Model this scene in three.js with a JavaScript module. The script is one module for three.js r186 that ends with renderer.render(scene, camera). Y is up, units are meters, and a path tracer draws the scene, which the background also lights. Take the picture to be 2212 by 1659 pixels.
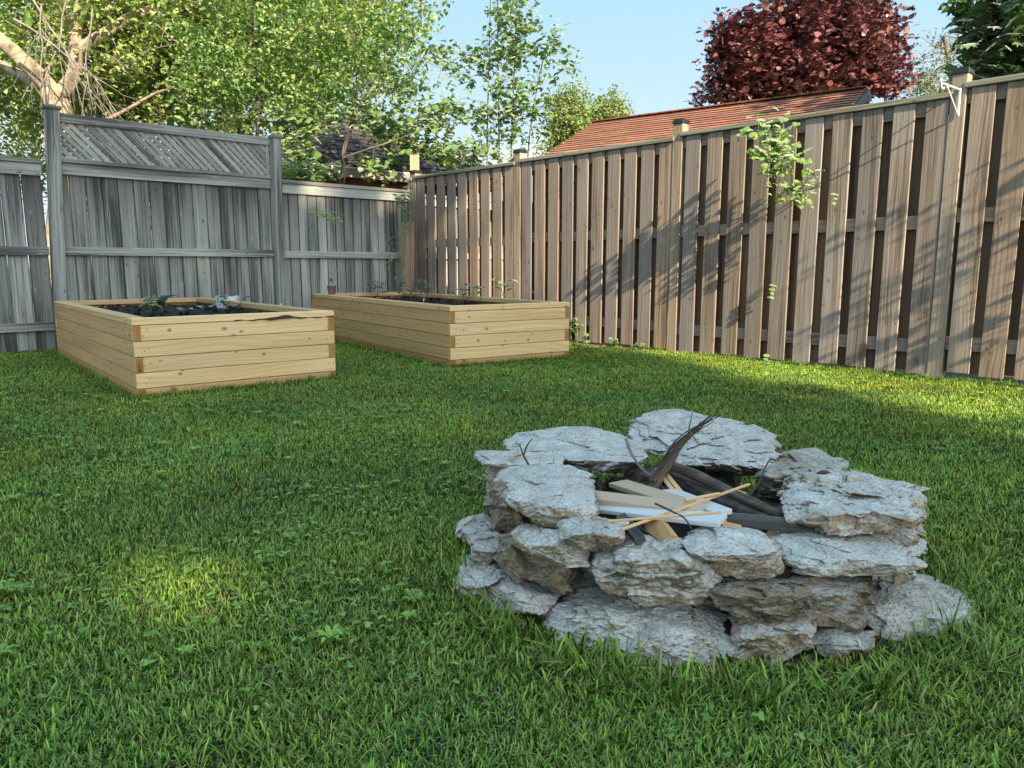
import * as THREE from 'three';
import { ConvexHull } from 'three/addons/math/ConvexHull.js';
import { mergeGeometries, mergeVertices } from 'three/addons/utils/BufferGeometryUtils.js';

// ------------------------------------------------------------------ camera, sky, sun, exposure
const scene = new THREE.Scene();
const CAM_H = 0.73, PITCH = THREE.MathUtils.degToRad(9), F = 1610;      // F in units of a 2212 x 1659 frame
const camera = new THREE.PerspectiveCamera(2 * Math.atan(829.5 / F) * 180 / Math.PI, 4 / 3, 0.05, 600);
camera.position.set(0, CAM_H, 0);
camera.rotation.set(-PITCH, 0, 0);
scene.add(camera);

const SUN = new THREE.Vector3(0.537, 0.6, 0.872).normalize();
const SKY_GAIN = 0.44, SUN_POWER = 5, EXPOSURE = 2.75;

// ------------------------------------------------------------------ random numbers and noise
function rngOf(seed) { let a = seed >>> 0; return () => { a = (a + 0x6D2B79F5) | 0; let t = Math.imul(a ^ (a >>> 15), 1 | a); t = (t + Math.imul(t ^ (t >>> 7), 61 | t)) ^ t; return ((t ^ (t >>> 14)) >>> 0) / 4294967296; }; }
const PERM = new Uint8Array(512); { const r = rngOf(77), p = [...Array(256).keys()]; for (let i = 255; i > 0; i--) { const j = (r() * (i + 1)) | 0; [p[i], p[j]] = [p[j], p[i]]; } for (let i = 0; i < 512; i++) PERM[i] = p[i & 255]; }
const fade = t => t * t * t * (t * (t * 6 - 15) + 10), lerp = (a, b, t) => a + (b - a) * t, clamp = (x, a = 0, b = 1) => x < a ? a : x > b ? b : x;
const smooth = (a, b, x) => { const t = clamp((x - a) / (b - a)); return t * t * (3 - 2 * t); };
const GX = new Float32Array(256), GY = new Float32Array(256); for (let i = 0; i < 256; i++) { GX[i] = Math.cos(i / 256 * 6.2832 * 7); GY[i] = Math.sin(i / 256 * 6.2832 * 7); }
function n2(x, y, px = 256, py = 256) {           // gradient noise that repeats every px, py
  const xf = Math.floor(x), yf = Math.floor(y), dx = x - xf, dy = y - yf;
  const x0 = ((xf % px) + px) % px, y0 = ((yf % py) + py) % py, x1 = (x0 + 1) % px, y1 = (y0 + 1) % py;
  const h = (i, j, a, b) => { const k = PERM[(PERM[i & 255] + j) & 255]; return GX[k] * a + GY[k] * b; };
  const u = fade(dx), v = fade(dy);
  return 1.5 * lerp(lerp(h(x0, y0, dx, dy), h(x1, y0, dx - 1, dy), u), lerp(h(x0, y1, dx, dy - 1), h(x1, y1, dx - 1, dy - 1), u), v);
}
function f2(x, y, p, oct = 4) { let s = 0, a = 0.5, k = 1; for (let i = 0; i < oct; i++) { s += a * n2(x * k + i * 17, y * k + i * 31, p * k, p * k); a *= 0.5; k *= 2; } return s; }
function n3(x, y, z) {
  const X = Math.floor(x), Y = Math.floor(y), Z = Math.floor(z); x -= X; y -= Y; z -= Z;
  const g = (i, j, k, a, b, c) => { const h = PERM[(PERM[(PERM[(X + i) & 255] + Y + j) & 255] + Z + k) & 255] & 15; const u = h < 8 ? a : b, v = h < 4 ? b : h === 12 || h === 14 ? a : c; return ((h & 1) ? -u : u) + ((h & 2) ? -v : v); };
  const u = fade(x), v = fade(y), w = fade(z);
  return lerp(lerp(lerp(g(0, 0, 0, x, y, z), g(1, 0, 0, x - 1, y, z), u), lerp(g(0, 1, 0, x, y - 1, z), g(1, 1, 0, x - 1, y - 1, z), u), v), lerp(lerp(g(0, 0, 1, x, y, z - 1), g(1, 0, 1, x - 1, y, z - 1), u), lerp(g(0, 1, 1, x, y - 1, z - 1), g(1, 1, 1, x - 1, y - 1, z - 1), u), v), w);
}
const f3 = (x, y, z, oct = 4) => { let s = 0, a = 0.5, k = 1; for (let i = 0; i < oct; i++) { s += a * n3(x * k + 7 * i, y * k + 3 * i, z * k); a *= 0.5; k *= 2.03; } return s; };

{ // the sky: pale blue, paler low down and towards the sun, a few thin white clouds
  const W = 1024, H = 512, d = new Float32Array(W * H * 4), v = new THREE.Vector3();
  for (let j = 0; j < H; j++) for (let i = 0; i < W; i++) {
    const el = ((j + 0.5) / H - 0.5) * Math.PI, az = ((i + 0.5) / W - 0.5) * 2 * Math.PI;
    v.set(Math.cos(el) * Math.cos(az), Math.sin(el), Math.cos(el) * Math.sin(az));
    const up = Math.max(0, v.y), t = Math.pow(1 - up, 4.2);
    let r = lerp(0.30, 0.90, t), g = lerp(0.60, 0.95, t), b = lerp(0.88, 0.98, t);
    const s = Math.max(0, v.dot(SUN)), glow = 1.05 * Math.pow(s, 3) + 2.5 * Math.pow(s, 40);
    r += glow * 1.0; g += glow * 0.93; b += glow * 0.82;
    const k = 1 / (up + 0.22), c0 = f3(v.x * k * 1.6 + 11.3, 3.1, v.z * k * 1.6 + 4.2, 5) + 0.22 * n3(v.x * 2 + 3, v.y * 2, v.z * 2);
    const c = smooth(0.08, 0.42, c0) * 0.7 * smooth(0, 0.08, up);
    r = lerp(r, r * 0.3 + 1.05, c); g = lerp(g, g * 0.3 + 1.03, c); b = lerp(b, b * 0.3 + 1.0, c);
    if (v.y < 0) { const q = smooth(0, -0.15, v.y); r = lerp(r, 0.3, q); g = lerp(g, 0.33, q); b = lerp(b, 0.22, q); }
    const o = (j * W + i) * 4; d[o] = r * SKY_GAIN; d[o + 1] = g * SKY_GAIN; d[o + 2] = b * SKY_GAIN; d[o + 3] = 1;
  }
  const sky = new THREE.DataTexture(d, W, H, THREE.RGBAFormat, THREE.FloatType);
  sky.mapping = THREE.EquirectangularReflectionMapping; sky.magFilter = sky.minFilter = THREE.LinearFilter; sky.needsUpdate = true;
  scene.background = sky; scene.environment = sky;
}
const sun = new THREE.DirectionalLight(new THREE.Color(1.0, 0.83, 0.58), SUN_POWER);
sun.position.copy(SUN).multiplyScalar(40).add(new THREE.Vector3(0, 0, -5)); sun.target.position.set(0, 0, -5);
sun.castShadow = true; sun.shadow.mapSize.set(4096, 4096);
Object.assign(sun.shadow.camera, { left: -20, right: 20, top: 20, bottom: -20, near: 1, far: 120 });
scene.add(sun, sun.target);

const renderer = new THREE.WebGLRenderer({ antialias: true });
renderer.toneMapping = THREE.LinearToneMapping; renderer.toneMappingExposure = EXPOSURE;
renderer.shadowMap.enabled = true;

// ------------------------------------------------------------------ helpers
const V = (x, y, z) => new THREE.Vector3(x, y, z);
const CP = Math.cos(-PITCH), SP = Math.sin(-PITCH);
function ray(px, py) { const x = (px - 1106) / F, y = -(py - 829.5) / F; return V(x, CP * y + SP, SP * y - CP); }
function at(px, py, depth) { const r = ray(px, py); return r.multiplyScalar(depth / -r.z).add(V(0, CAM_H, 0)); }            // a point at a given distance ahead
function level(px, py, h) { const r = ray(px, py); return r.multiplyScalar((h - CAM_H) / r.y).add(V(0, CAM_H, 0)); }        // a point at a given height
const used = new Map();
function numbered(name) { const k = used.get(name) || 0; used.set(name, k + 1); return k ? `${name}_${String(k).padStart(3, '0')}` : name; }
function shade(o) { o.traverse(m => { if (m.isMesh) { m.castShadow = true; m.receiveShadow = true; } }); return o; }
function tag(o, label, category, group) { o.userData.label = label; o.userData.category = category; if (group) o.userData.group = group; return o; }
function thing(name, label, category, group, pos = [0, 0, 0], turn = 0) {
  const o = new THREE.Group(); o.name = numbered(name); o.position.set(...pos); o.rotation.y = turn; scene.add(o); return tag(o, label, category, group);
}
function solo(name, geo, mat, label, category, group) { const m = new THREE.Mesh(geo, mat); m.name = numbered(name); scene.add(m); return tag(m, label, category, group); }
function part(name, geo, mat, parent, kind) { const m = new THREE.Mesh(geo, mat); m.name = name; parent.add(m); if (kind) m.userData.kind = kind; return m; }
function struct(name, geo, mat) { const m = new THREE.Mesh(geo, mat); m.name = numbered(name); m.userData.kind = 'structure'; scene.add(m); return m; }

function paint(geo, fn) {                          // vertex colours from position (and normal)
  const p = geo.attributes.position, n = geo.attributes.normal, c = new Float32Array(p.count * 3);
  for (let i = 0; i < p.count; i++) { const q = fn(p.getX(i), p.getY(i), p.getZ(i), n ? n.getX(i) : 0, n ? n.getY(i) : 1, n ? n.getZ(i) : 0, i); c[3 * i] = q[0]; c[3 * i + 1] = q[1]; c[3 * i + 2] = q[2]; }
  geo.setAttribute('color', new THREE.BufferAttribute(c, 3)); return geo;
}
const flat = (geo, c) => paint(geo, () => c);
function boxUV(geo, sx, sy, long = 1, ou = 0, ov = 0) { // uv in units of the texture; long: the axis along which the grain runs
  const p = geo.attributes.position, n = geo.attributes.normal, uv = new Float32Array(p.count * 2), a = [0, 0, 0];
  for (let i = 0; i < p.count; i++) {
    a[0] = p.getX(i); a[1] = p.getY(i); a[2] = p.getZ(i);
    const m = [Math.abs(n.getX(i)), Math.abs(n.getY(i)), Math.abs(n.getZ(i))]; m[long] *= 0.7;
    let k = m[0] > m[1] ? (m[0] > m[2] ? 0 : 2) : (m[1] > m[2] ? 1 : 2);
    const o = [0, 1, 2].filter(t => t !== k);
    let u, v; if (k === long) { u = a[o[0]]; v = a[o[1]] * 0.25; } else { v = a[long]; u = a[o.find(t => t !== long)] + (k === (long === 0 ? 1 : 0) ? 0.31 : 0); }
    uv[2 * i] = u / sx + ou; uv[2 * i + 1] = v / sy + ov;
  }
  geo.setAttribute('uv', new THREE.BufferAttribute(uv, 2)); return geo;
}
function cbox(w, h, t, c = 0.002) {                // a box with chamfered edges, flat shaded, 44 triangles
  const P = [], N = [], H = [w / 2, h / 2, t / 2];
  const pt = (s, face) => V(...[0, 1, 2].map(k => s[k] * (H[k] - (k === face ? 0 : c))));
  const tri = (a, b, d, out) => { const n = b.clone().sub(a).cross(d.clone().sub(a)); if (n.dot(out) < 0) { [b, d] = [d, b]; n.negate(); } n.normalize(); for (const q of [a, b, d]) { P.push(q.x, q.y, q.z); N.push(n.x, n.y, n.z); } };
  const quad = (a, b, d, e, out) => { tri(a, b, d, out); tri(a, d, e, out); };
  for (let f = 0; f < 3; f++) for (const s of [-1, 1]) {
    const o = [0, 1, 2].filter(k => k !== f), mk = (i, j) => { const q = [0, 0, 0]; q[f] = s; q[o[0]] = i; q[o[1]] = j; return pt(q, f); };
    const out = V(0, 0, 0); out.setComponent(f, s); quad(mk(-1, -1), mk(1, -1), mk(1, 1), mk(-1, 1), out);
  }
  for (let e = 0; e < 3; e++) { const [f, g] = [0, 1, 2].filter(k => k !== e); for (const s of [-1, 1]) for (const r of [-1, 1]) {
    const mk = (i, face) => { const q = [0, 0, 0]; q[e] = i; q[f] = s; q[g] = r; return pt(q, face); };
    const out = V(0, 0, 0); out.setComponent(f, s); out.setComponent(g, r); quad(mk(-1, f), mk(1, f), mk(1, g), mk(-1, g), out); } }
  for (const i of [-1, 1]) for (const j of [-1, 1]) for (const k of [-1, 1]) tri(pt([i, j, k], 0), pt([i, j, k], 1), pt([i, j, k], 2), V(i, j, k));
  const g = new THREE.BufferGeometry(); g.setAttribute('position', new THREE.Float32BufferAttribute(P, 3)); g.setAttribute('normal', new THREE.Float32BufferAttribute(N, 3)); return g;
}
function tube(pts, r0, r1, seg = 6, steps = 0) {     // tapered round stick through points
  const curve = new THREE.CatmullRomCurve3(pts), n = steps || Math.max(2, pts.length * 3), P = [], I = [], UV = [], fr = curve.computeFrenetFrames(n, false), len = curve.getLength();
  for (let i = 0; i <= n; i++) { const t = i / n, c = curve.getPointAt(t), r = typeof r0 === 'function' ? r0(t) : lerp(r0, r1, t);
    for (let j = 0; j <= seg; j++) { const a = j / seg * 6.28318, q = c.clone().addScaledVector(fr.normals[i], Math.cos(a) * r).addScaledVector(fr.binormals[i], Math.sin(a) * r); P.push(q.x, q.y, q.z); UV.push(j / seg * 0.3, t * len); } }
  for (let i = 0; i < n; i++) for (let j = 0; j < seg; j++) { const a = i * (seg + 1) + j, b = a + seg + 1; I.push(a, b, a + 1, b, b + 1, a + 1); }
  for (const [i, s] of [[0, 1], [n, -1]]) { const c = curve.getPointAt(i / n), k = P.length / 3; P.push(c.x, c.y, c.z); UV.push(0, 0); for (let j = 0; j < seg; j++) { const a = i * (seg + 1) + j; s > 0 ? I.push(k, a, a + 1) : I.push(k, a + 1, a); } }
  const g = new THREE.BufferGeometry(); g.setAttribute('position', new THREE.Float32BufferAttribute(P, 3)); g.setAttribute('uv', new THREE.Float32BufferAttribute(UV, 2)); g.setIndex(I); g.computeVertexNormals(); return g;
}
// ------------------------------------------------------------------ textures
const s2l = c => c <= 0.04045 ? c / 12.92 : Math.pow((c + 0.055) / 1.055, 2.4), l2s = c => c <= 0.0031308 ? c * 12.92 : 1.055 * Math.pow(c, 1 / 2.4) - 0.055;
function texOf(w, h, fn, srgb = true) {            // fn(i, j) -> linear [r, g, b] or a grey
  const d = new Uint8Array(w * h * 4);
  for (let j = 0; j < h; j++) for (let i = 0; i < w; i++) { const c = fn(i, j), o = (j * w + i) * 4; for (let k = 0; k < 3; k++) { const q = c.length ? c[k] : c; d[o + k] = 255 * clamp(srgb ? l2s(clamp(q)) : q); } d[o + 3] = 255; }
  const t = new THREE.DataTexture(d, w, h); t.wrapS = t.wrapT = THREE.RepeatWrapping; t.magFilter = THREE.LinearFilter; t.minFilter = THREE.LinearMipmapLinearFilter; t.generateMipmaps = true; if (srgb) t.colorSpace = THREE.SRGBColorSpace; t.needsUpdate = true; return t;
}
function woodTex(seed, w, h, WM, HM, knots, look, wv = 1) { // grain runs along v; look(v, ring, knot, big) -> linear colour
  const r = rngOf(seed), warp = new Float32Array(w * h), knot = new Float32Array(w * h), so = seed * 13 % 97;
  for (let k = 0; k < knots; k++) {
    const cx = r() * WM, cy = r() * HM, a = 0.006 + r() * 0.009, b = a * (1 + r() * 0.7), sx = w / WM, sy = h / HM;
    for (let j = Math.floor((cy - 0.16) * sy); j < (cy + 0.16) * sy; j++) for (let i = Math.floor((cx - 0.06) * sx); i < (cx + 0.06) * sx; i++) {
      const dx = i / sx - cx, dy = j / sy - cy, o = ((j % h + h) % h) * w + ((i % w + w) % w);
      warp[o] += Math.sign(dx) * 0.016 * Math.exp(-Math.abs(dx) / 0.016) * Math.exp(-dy * dy / 0.0022);
      const q = Math.sqrt(dx * dx / a / a + dy * dy / b / b); knot[o] = Math.max(knot[o], clamp(1.25 - q) * 1.1);
    }
  }
  const grey = new Float32Array(w * h);
  const map = texOf(w, h, (i, j) => {
    const o = j * w + i, x = i / w * WM, y = j / h * HM, X = x - warp[o];
    const wob = wv * 0.018 * n2(x * 3 / WM + so, y * 2 / HM, 3, 2) + wv * 0.010 * n2(x * 6 / WM + 9, y * 5 / HM + so, 6, 5);
    const fx = Math.round(60 * WM), fy = Math.max(1, Math.round(0.7 * HM));
    const g1 = n2((X + wob) / WM * fx + so, y / HM * fy, fx, fy), g2 = n2((X + wob * 0.6) / WM * fx * 3, y / HM * fy * 3, fx * 3, fy * 3), g3 = n2(X / WM * fx * 6, y / HM * fy * 10, 255, fy * 10);
    const ring = Math.pow(0.5 + 0.5 * Math.sin(((X + wob * 2.6) * 34 + 1.5 * n2(x * 2 / WM + so, y / HM * 2, 2, 2)) * 6.283), 3);
    const big = n2(x / WM * 5 + so, y / HM * 2 + so, 5, 2) * 0.6 + n2(x / WM * 14, y / HM * 3 + so, 14, 3) * 0.5;
    const v = clamp(0.5 + 0.30 * g1 + 0.22 * g2 + 0.12 * g3);
    grey[o] = clamp(v * 0.75 + 0.25 - 0.12 * ring - 0.35 * knot[o]);
    return look(v, ring, knot[o], big);
  });
  const bump = texOf(w >> 1, h >> 1, (i, j) => grey[(j * 2) * w + i * 2], false);
  return { map, bump, WM, HM };
}
const mix3 = (a, b, t) => [lerp(a[0], b[0], t), lerp(a[1], b[1], t), lerp(a[2], b[2], t)], mul3 = (a, k) => [a[0] * k, a[1] * k, a[2] * k];
const T = {
  silver: woodTex(5, 1024, 1024, 1.2, 2.2, 90, (v, ring, k, big) => { let c = mix3([0.075, 0.074, 0.072], [0.43, 0.42, 0.395], clamp(v * 1.25 - 0.04 + big * 0.8 - ring * 0.10)); c = mix3(c, [0.27, 0.285, 0.235], clamp(big * 0.6)); return mix3(c, v > 0.5 ? [0.50, 0.50, 0.48] : [0.05, 0.045, 0.04], k * 0.85); }, 0.3),
  drift: woodTex(9, 1024, 1024, 1.2, 2.2, 42, (v, ring, k, big) => { let c = mix3([0.10, 0.08, 0.062], [0.42, 0.355, 0.285], clamp(v * 1.15 - 0.02 + big * 0.5 - ring * 0.10)); c = mix3(c, [0.22, 0.215, 0.21], clamp(0.3 + big)); return mix3(c, [0.11, 0.075, 0.05], k * 0.75); }),
  pine: woodTex(14, 1024, 1024, 1.2, 2.4, 80, (v, ring, k, big) => { let c = mix3([0.64, 0.41, 0.195], [0.92, 0.67, 0.375], clamp(v * 0.75 + 0.30 - ring * 0.28 + big * 0.5)); return mix3(c, [0.22, 0.11, 0.04], k * 0.8); }),
};
const rockTex = (() => {
  const n = 1024, g = new Float32Array(n * n);
  const map = texOf(n, n, (i, j) => {
    const x = i / n, y = j / n, a = f2(x * 6, y * 6, 6, 5), b = f2(x * 40 + 3, y * 40, 40, 3), c = Math.abs(n2(x * 9 + 0.8 * a, y * 9 + 2, 9, 9)), e = Math.abs(n2(x * 22 + a, y * 22 + 5, 22, 22));
    const crack = smooth(0.035, 0.0, c) * smooth(0.0, 0.25, f2(x * 4 + 9, y * 4, 4, 2) + 0.05), pit = smooth(0.35, 0.6, n2(x * 60, y * 60 + 7, 60, 60));
    const v = clamp(0.82 + 0.30 * a + 0.22 * b - 0.05 * crack - 0.16 * pit);
    g[j * n + i] = clamp(0.55 + 0.5 * a + 0.30 * b - 0.5 * crack - 0.3 * pit);
    return [v, v * (0.985 + 0.03 * a), v * (0.95 + 0.07 * a)];
  });
  return { map, bump: texOf(n, n, (i, j) => g[j * n + i], false) };
})();
const soilTex = texOf(512, 512, (i, j) => { const x = i / 512, y = j / 512, v = 0.55 + 0.55 * f2(x * 12, y * 12, 12, 5); return [v, v, v]; });
const barkTex = (() => { const f = (i, j) => { const x = i / 512, y = j / 512; return clamp(0.62 + 0.45 * n2(x * 14 + 0.6 * n2(x * 5, y * 8, 5, 8), y * 5, 14, 5) + 0.35 * f2(x * 20, y * 20, 20, 3)); }; return { map: texOf(512, 512, f), bump: texOf(512, 512, f, false) }; })();
const std = o => new THREE.MeshStandardMaterial({ roughness: 0.9, ...o });
const M = {
  silver: std({ map: T.silver.map, bumpMap: T.silver.bump, bumpScale: 0.002, vertexColors: true, roughness: 0.82 }),
  drift: std({ map: T.drift.map, bumpMap: T.drift.bump, bumpScale: 0.002, vertexColors: true, roughness: 0.85 }),
  pine: std({ map: T.pine.map, bumpMap: T.pine.bump, bumpScale: 0.0008, vertexColors: true, roughness: 0.72 }),
  black: std({ color: new THREE.Color(0.012, 0.012, 0.013), roughness: 0.45 }),
  white: std({ color: new THREE.Color(0.66, 0.67, 0.67), roughness: 0.4 }),
  rock: std({ map: rockTex.map, bumpMap: rockTex.bump, bumpScale: 0.008, vertexColors: true, roughness: 0.92 }),
  soil: std({ map: soilTex, bumpMap: soilTex, bumpScale: 0.02, vertexColors: true, roughness: 1 }),
  bark: std({ map: barkTex.map, bumpMap: barkTex.bump, bumpScale: 0.012, vertexColors: true, roughness: 0.95 }),
  plain: std({ vertexColors: true, roughness: 0.8 }),
  leaf: new THREE.MeshPhysicalMaterial({ vertexColors: true, roughness: 1, transmission: 0.5, thickness: 0, side: THREE.DoubleSide }),
  gloss: std({ vertexColors: true, roughness: 0.36, side: THREE.DoubleSide }),
  grass: new THREE.MeshPhysicalMaterial({ vertexColors: true, roughness: 0.5, specularIntensity: 0.45, side: THREE.DoubleSide }),
  shadeleaf: std({ color: new THREE.Color(0.05, 0.1, 0.02), roughness: 0.8, side: THREE.DoubleSide }),
};
// a plank: length along `long` axis of its own box, its own piece of the grain
const woodRng = rngOf(401);
function plank(mat, w, h, t, long, tint = 1, o = {}) {
  const tx = mat === M.silver ? T.silver : mat === M.drift ? T.drift : T.pine;
  let g;
  if (o.fine) { g = new THREE.BoxGeometry(w, h, t, 4, 14, 1); const bp = g.attributes.position; for (let i = 0; i < bp.count; i++) { const x = bp.getX(i), ax = Math.abs(x); if (ax > w * 0.2 && ax < w * 0.3) bp.setX(i, Math.sign(x) * (w / 2 - 0.008)); else if (ax > w * 0.4 && bp.getZ(i) > 0) bp.setZ(i, bp.getZ(i) - 0.007); } g.computeVertexNormals(); g = g.toNonIndexed(); } else g = cbox(w, h, t, o.c ?? 0.002);
  boxUV(g, tx.WM, tx.HM, long, woodRng(), woodRng());
  const base = (tint.length ? tint : [tint, tint, tint]);
  paint(g, o.fine || ((x, y, z, nx, ny, nz) => Math.abs([nx, ny, nz][long]) > 0.8 && mat === M.pine ? [base[0] * 0.80, base[1] * 0.64, base[2] * 0.48] : base)); return g;
}

// ------------------------------------------------------------------ ground
const RF0 = V(2.809, 0, -4.894), RD = V(-0.695, 0, -0.719), RN = V(-0.719, 0, 0.695);           // right fence: near post, away along it, towards the yard
const LF0 = V(-3.993, 0, -6.486), LD = V(0.741, 0, -0.672), LN = V(0.672, 0, 0.741);            // left fence: left lattice post, along it to the corner, towards the yard
const B1 = { c: V(-2.09, 0, -4.10), u: V(0.776, 0, -0.631), v: V(-0.631, 0, -0.776), w: 1.2, l: 2.7 };
const B2 = { c: V(-0.447, 0, -5.39), u: V(0.833, 0, -0.554), v: V(-0.556, 0, -0.831), w: 1.09, l: 3.0 };
const PIT = V(0.46, 0, -1.72);
const soilGround = std({ map: soilTex, vertexColors: true, roughness: 1 });
{
  const g = new THREE.PlaneGeometry(400, 400, 80, 80).rotateX(-Math.PI / 2); g.setAttribute('uv', new THREE.Float32BufferAttribute([...g.attributes.position.array].filter((_, i) => i % 3 !== 1).map(x => x * 0.9), 2));
  flat(g, [0.085, 0.10, 0.045]); const m = struct('ground', g, soilGround); m.position.y = -0.005;
  // bare soil along the fence foot and round the second bed
  const s = new THREE.Shape(); const L = (q) => [q.x, -q.z]; const q = (s0, o) => RF0.clone().addScaledVector(RD, s0).addScaledVector(RN, o);
  const pts = []; for (let i = 0; i <= 24; i++) pts.push(q(2.0 + i * 0.155, 0.16 + 0.10 * Math.sin(i * 1.7) + (i > 6 ? 0.22 : 0.02))); for (let i = 24; i >= 0; i--) pts.push(q(2.0 + i * 0.155, -0.1));
  s.moveTo(...L(pts[0])); pts.slice(1).forEach(p => s.lineTo(...L(p)));
  const sg = new THREE.ShapeGeometry(s).rotateX(-Math.PI / 2); flat(sg, [0.17, 0.13, 0.095]); const sm = struct('soil_strip', sg, soilGround); sm.position.y = 0.003;
}
function local(b, x, z) { const dx = x - b.c.x, dz = z - b.c.z; return [dx * b.u.x + dz * b.u.z, dx * b.v.x + dz * b.v.z]; }
const inBed = (b, x, z, m) => { const [p, q] = local(b, x, z); return p > -m && p < b.w + m && q > -m && q < b.l + m; };
const rightOf = (x, z) => (x - RF0.x) * RN.x + (z - RF0.z) * RN.z, rightS = (x, z) => (x - RF0.x) * RD.x + (z - RF0.z) * RD.z, leftOf = (x, z) => (x - LF0.x) * LN.x + (z - LF0.z) * LN.z;

// ------------------------------------------------------------------ lawn
function blade(P, C, N, bx, bz, len, wid, dir, lean, curl, col, r) {
  const dx = Math.cos(dir), dz = Math.sin(dir), sx = -dz, sz = dx; let x = bx, y = -0.004, z = bz, a = lean; const seg = 3, rows = [];
  for (let i = 0; i <= seg; i++) { const t = i / seg, w = wid * (i === seg ? 0.12 : 1 - 0.35 * t) * 0.5; rows.push([x - sx * w, y, z - sz * w, x + sx * w, y, z + sz * w, a]); x += dx * Math.sin(a) * len / seg; z += dz * Math.sin(a) * len / seg; y += Math.cos(a) * len / seg; a += curl / seg; }
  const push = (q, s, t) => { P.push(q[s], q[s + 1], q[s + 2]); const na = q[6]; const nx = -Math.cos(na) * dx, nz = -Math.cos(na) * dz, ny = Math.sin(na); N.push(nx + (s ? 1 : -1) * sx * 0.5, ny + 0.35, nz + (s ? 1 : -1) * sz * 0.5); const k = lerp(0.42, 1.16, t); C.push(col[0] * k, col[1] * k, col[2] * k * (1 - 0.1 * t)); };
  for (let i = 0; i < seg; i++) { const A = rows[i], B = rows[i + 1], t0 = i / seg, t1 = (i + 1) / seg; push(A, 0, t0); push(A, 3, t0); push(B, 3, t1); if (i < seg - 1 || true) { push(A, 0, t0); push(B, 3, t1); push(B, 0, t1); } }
}
function bladeGeo(P, C, N) { const g = new THREE.BufferGeometry(); g.setAttribute('position', new THREE.Float32BufferAttribute(P, 3)); for (let i = 0; i < N.length; i += 3) { const l = Math.hypot(N[i], N[i + 1], N[i + 2]) || 1; N[i] /= l; N[i + 1] /= l; N[i + 2] /= l; } g.setAttribute('normal', new THREE.Float32BufferAttribute(N, 3)); g.setAttribute('color', new THREE.Float32BufferAttribute(C, 3)); return g; }
const GREENS = [[0.165, 0.285, 0.032], [0.205, 0.325, 0.038], [0.13, 0.235, 0.03], [0.25, 0.345, 0.055], [0.17, 0.27, 0.052]];
function grassPatch(seed, n, rad, lo, hi, wid, straw) {
  const r = rngOf(seed), P = [], C = [], N = [];
  for (let i = 0; i < n; i++) {
    const a = r() * 6.283, d = rad * Math.sqrt(r()), dry = r() < straw, c = dry ? mul3([0.38, 0.31, 0.15], 0.6 + r() * 0.6) : mul3(GREENS[(r() * 5) | 0], 0.5 + r() * 1.0);
    const flatOne = r() < 0.52, len = lerp(lo, hi, r() * r() * 0.6 + r() * 0.4) * (dry ? 0.75 : 1);
    blade(P, C, N, Math.cos(a) * d, Math.sin(a) * d, len, wid * (0.6 + r() * 0.8), r() * 6.283, flatOne ? 0.5 + r() * 0.95 : r() * 0.5, 0.3 + r() * 0.9, c, r);
  }
  return bladeGeo(P, C, N);
}
const lawn = new THREE.Group(); lawn.name = 'lawn_grass'; lawn.userData = { kind: 'stuff', label: 'mown green lawn grass covering the whole yard', category: 'grass' }; scene.add(lawn);
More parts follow.
